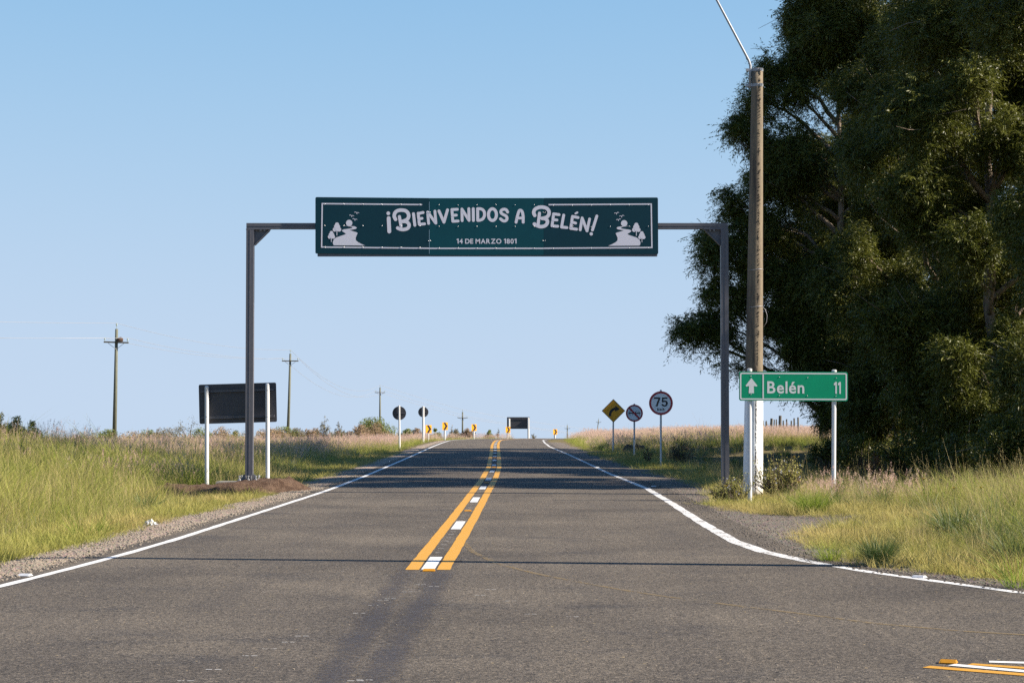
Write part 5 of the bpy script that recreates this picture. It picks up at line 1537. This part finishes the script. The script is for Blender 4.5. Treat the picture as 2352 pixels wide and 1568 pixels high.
fence('timber post fence on the rise behind the green sign and pole', [(p.x, p.y) for p in fx], [1.25] * 4 + [1.45] + [1.25, 1.3, 1.5, 1.25, 1.3, 1.25, 1.3, 1.35], 2)
fx = [at(px, 1000, d) for px, d in ((400, 106), (431, 108), (437, 110), (445, 113))]
fence('short stub of old fence posts under the bare spreading tree', [(p.x, p.y) for p in fx], [.8, 1.0, .95, 1.0], 3)

# raised road studs
def stud(label, px, py, rz, mt, group, s=1.0, grp=True):
    x, y = roadpt(px, py) if py else (float(line_c(np.array([px]))[0]), px)
    t = thing('road_stud', label, 'road stud', (x, y, .0045), rz, group)
    w, d, h = .058 * s, .05 * s, .02 * s
    m = MB(); m.add([(-w, -d, 0), (w, -d, 0), (w, d, 0), (-w, d, 0), (-w * .86, -d * .45, h), (w * .86, -d * .45, h), (w * .86, d * .45, h), (-w * .86, d * .45, h)], [(4, 5, 6, 7), (0, 1, 5, 4), (1, 2, 6, 5), (2, 3, 7, 6), (3, 0, 4, 7)])
    m.build('stud_body', mt, t)
    m = MB(); m.add([(-w * .8, -d * .93 - .002, .004), (w * .8, -d * .93 - .002, .004), (w * .7, -d * .5 - .002, h * .92), (-w * .7, -d * .5 - .002, h * .92)], [(0, 1, 2, 3)])
    m.build('reflector', M['study'] if mt is M['study'] or mt is M['pyellow'] else M['studw'], t)
    return t
st = 'road studs'
stud('amber road stud at the near end of the double yellow line', 986, 1309.5, 0, M['study'], st, 1.15)
stud('amber road stud between the first and second far white dashes of the centre line', 1075, 1173, 0, M['study'], st, 1.1)
stud('amber road stud at the edge of the tree shade on the centre line', 1118, 1108.5, 0, M['study'], st, 1.1)
for d, lab in ((64, 'amber road stud in the tree shade, fourth along the centre line'), (79, 'amber road stud in the tree shade, fifth along the centre line')): stud(lab, d, None, 0, M['study'], st, 1.1)
stud('white road stud outside the left edge line', 62, 1321, math.radians(-12), M['studw'], st, 1.1)
stud('white road stud outside the right edge line, by the dark grass tuft', 2108, 1325, math.radians(-35), M['studw'], st, 1.15)
stud('amber road stud at the end of the side road line, lower right', 2173, 1519, math.radians(-20), M['study'], st, 1.0)
stud('white road stud outside the right edge line in the tree shade', 1372, 1073, 0, M['studw'], st, 1.0)
stud('white road stud beside the right edge line near the green sign', 1501, 1117, 0, M['studw'], st, 1.0)

# grass tufts that stand out, and the strap-leaved plant
def tuft(name, label, x, y, h, n, rad, w, mat_, seed, lean=.35, curl=.8, cat='grass tuft'):
    rg = np.random.default_rng(seed); V, F, tip, rnd = [], [], [], []
    blades(rg, n, rad, h * .55, h, w, lean, V, F, tip, rnd, curl, 4)
    me = bpy.data.meshes.new(name); me.from_pydata(V, [], F); me.materials.append(mat_)
    for k, a in (('tip', tip), ('rnd', rnd)): me.attributes.new(k, 'FLOAT', 'POINT').data.foreach_set('value', np.array(a, np.float32))
    me.update(); o = link(name, me); o.location = (x, y, gz(x, y) - .01); tag(o, label, cat); return o
def tpt(px, py): return roadpt(px, py)
x, y = tpt(2015, 1293); tuft('grass_tuft', 'dark spiky grass tuft at the edge of the asphalt on the right', x, y, .46, 620, .11, .005, M['darkgrass'], 1, .42)
x, y = tpt(1902, 1285); tuft('grass_tuft', 'pale open grass tuft left of the dark spiky tuft', x, y, .40, 180, .10, .005, M['grass'], 2, .5)
x, y = tpt(1868, 1178); tuft('grass_tuft', 'large rounded grass tuft below the green sign', x, y, .62, 520, .20, .007, M['grass'], 3, .5)
x, y = tpt(336, 1160); tuft('grass_tuft', 'dark green broad-leaved tuft in the left verge', x, y, .50, 170, .12, .02, M['darkgrass'], 4, .5)
x, y = tpt(2190, 1245); tuft('grass_tuft', 'dark green arching tuft near the right edge of the picture', x, y, .60, 260, .16, .011, M['darkgrass'], 5, .6)
x, y = tpt(2265, 1232); tuft('strap_leaved_plant', 'tall upright strap leaves standing above the grass at the right', x, y, .85, 9, .10, .030, M['darkgrass'], 6, .12, .2, 'plant')
x, y = tpt(2348, 1350); tuft('grass_tuft', 'arching pale grass tuft overhanging the lower right road edge', x - .02, y + .1, .75, 60, .12, .008, M['grass'], 7, .6)
x, y = tpt(150, 1240); tuft('grass_tuft', 'long arching yellow-green tuft at the lower left', x, y + 1.5, .62, 70, .25, .009, M['grass'], 8, .7)
x, y = tpt(560, 1112); tuft('tall_grass', 'tall straw-coloured grass behind the left gantry foot', x - .2, 47.3, .95, 130, .45, .008, M['straw'], 9, .2, .5)

def flower(label, px, py, D, seed, size=.034):
    rg = np.random.default_rng(seed); t = at(px, py, D); z0 = gz(t.x, D); H = t.z - z0
    s = thing('yellow_flower', label, 'flower', (t.x, D, z0), 0, 'yellow evening flowers in the right verge')
    m = MB(); m.tube([(rg.normal() * .03, rg.normal() * .03, -.02), (.01, 0, H * .6), (0, 0, H)], [.004, .0035, .003], 5); m.build('stem', M['darkgrass'], s)
    m = MB()
    for k in range(5):
        a = k * 1.257 + .3; e = Vector((math.cos(a), math.sin(a) * .6 - .3, .75)) * size; w_ = Vector((-math.sin(a), math.cos(a), 0)) * size * .5
        m.add([(0, 0, H), Vector((0, 0, H)) + e * .7 + w_, Vector((0, 0, H)) + e * 1.1, Vector((0, 0, H)) + e * .7 - w_], [(0, 1, 2, 3)])
    m.build('petals', M['petal'], s)
for k, (px, py, D, lab) in enumerate(((1824, 1050, 38.8, 'yellow flower between the posts of the green sign, highest of the verge flowers'), (2122, 1101, 33, 'yellow flower on a tall stem midway across the right verge'), (2191, 1122, 31, 'open yellow flower right of the tall-stemmed one'),
        (2254, 1121, 31, 'yellow flower nearest the right picture edge'), (1669, 1117, 37.6, 'yellow flower in the white-flowered shrub, left of the near post'), (1835, 1108, 38.2, 'yellow flower low in the pink grass under the green sign'))):
    flower(lab, px, py, D, k)

# litter and stones
import bmesh
bm = bmesh.new(); bmesh.ops.create_icosphere(bm, subdivisions=3, radius=1); rgn = np.random.default_rng(12); b = MB()
b.add([(v.co.x * .085 * (1 + .28 * rgn.normal()), v.co.y * .07 * (1 + .28 * rgn.normal()), max(0, v.co.z) * .062 * (1 + .35 * rgn.normal())) for v in bm.verts], [tuple(v.index for v in f.verts) for f in bm.faces]); bm.free()
x, y = roadpt(346, 1199); o = b.build('plastic_bag', M['litter']); o.location = (x, y, gz(x, y) + .01); tag(o, 'crumpled white plastic bag at the edge of the left gravel shoulder', 'litter')
for k, (px, py, s, lab) in enumerate(((2326, 1192, .17, 'pale rough stone, highest of three at the right picture edge'), (2340, 1212, .16, 'pale flat stone below the highest one at the right edge'), (2312, 1214, .11, 'small pale stone left of the two larger ones at the right edge'))):
    p = at(px, py, 28.5 + k * -.3); rock('stone', (p.x, p.y, max(p.z - .05, gz(p.x, p.y) + s * .3)), (s, s * .8, s * .62), M['stone'], lab, 'stone', 'pale stones in the right verge', 60 + k)
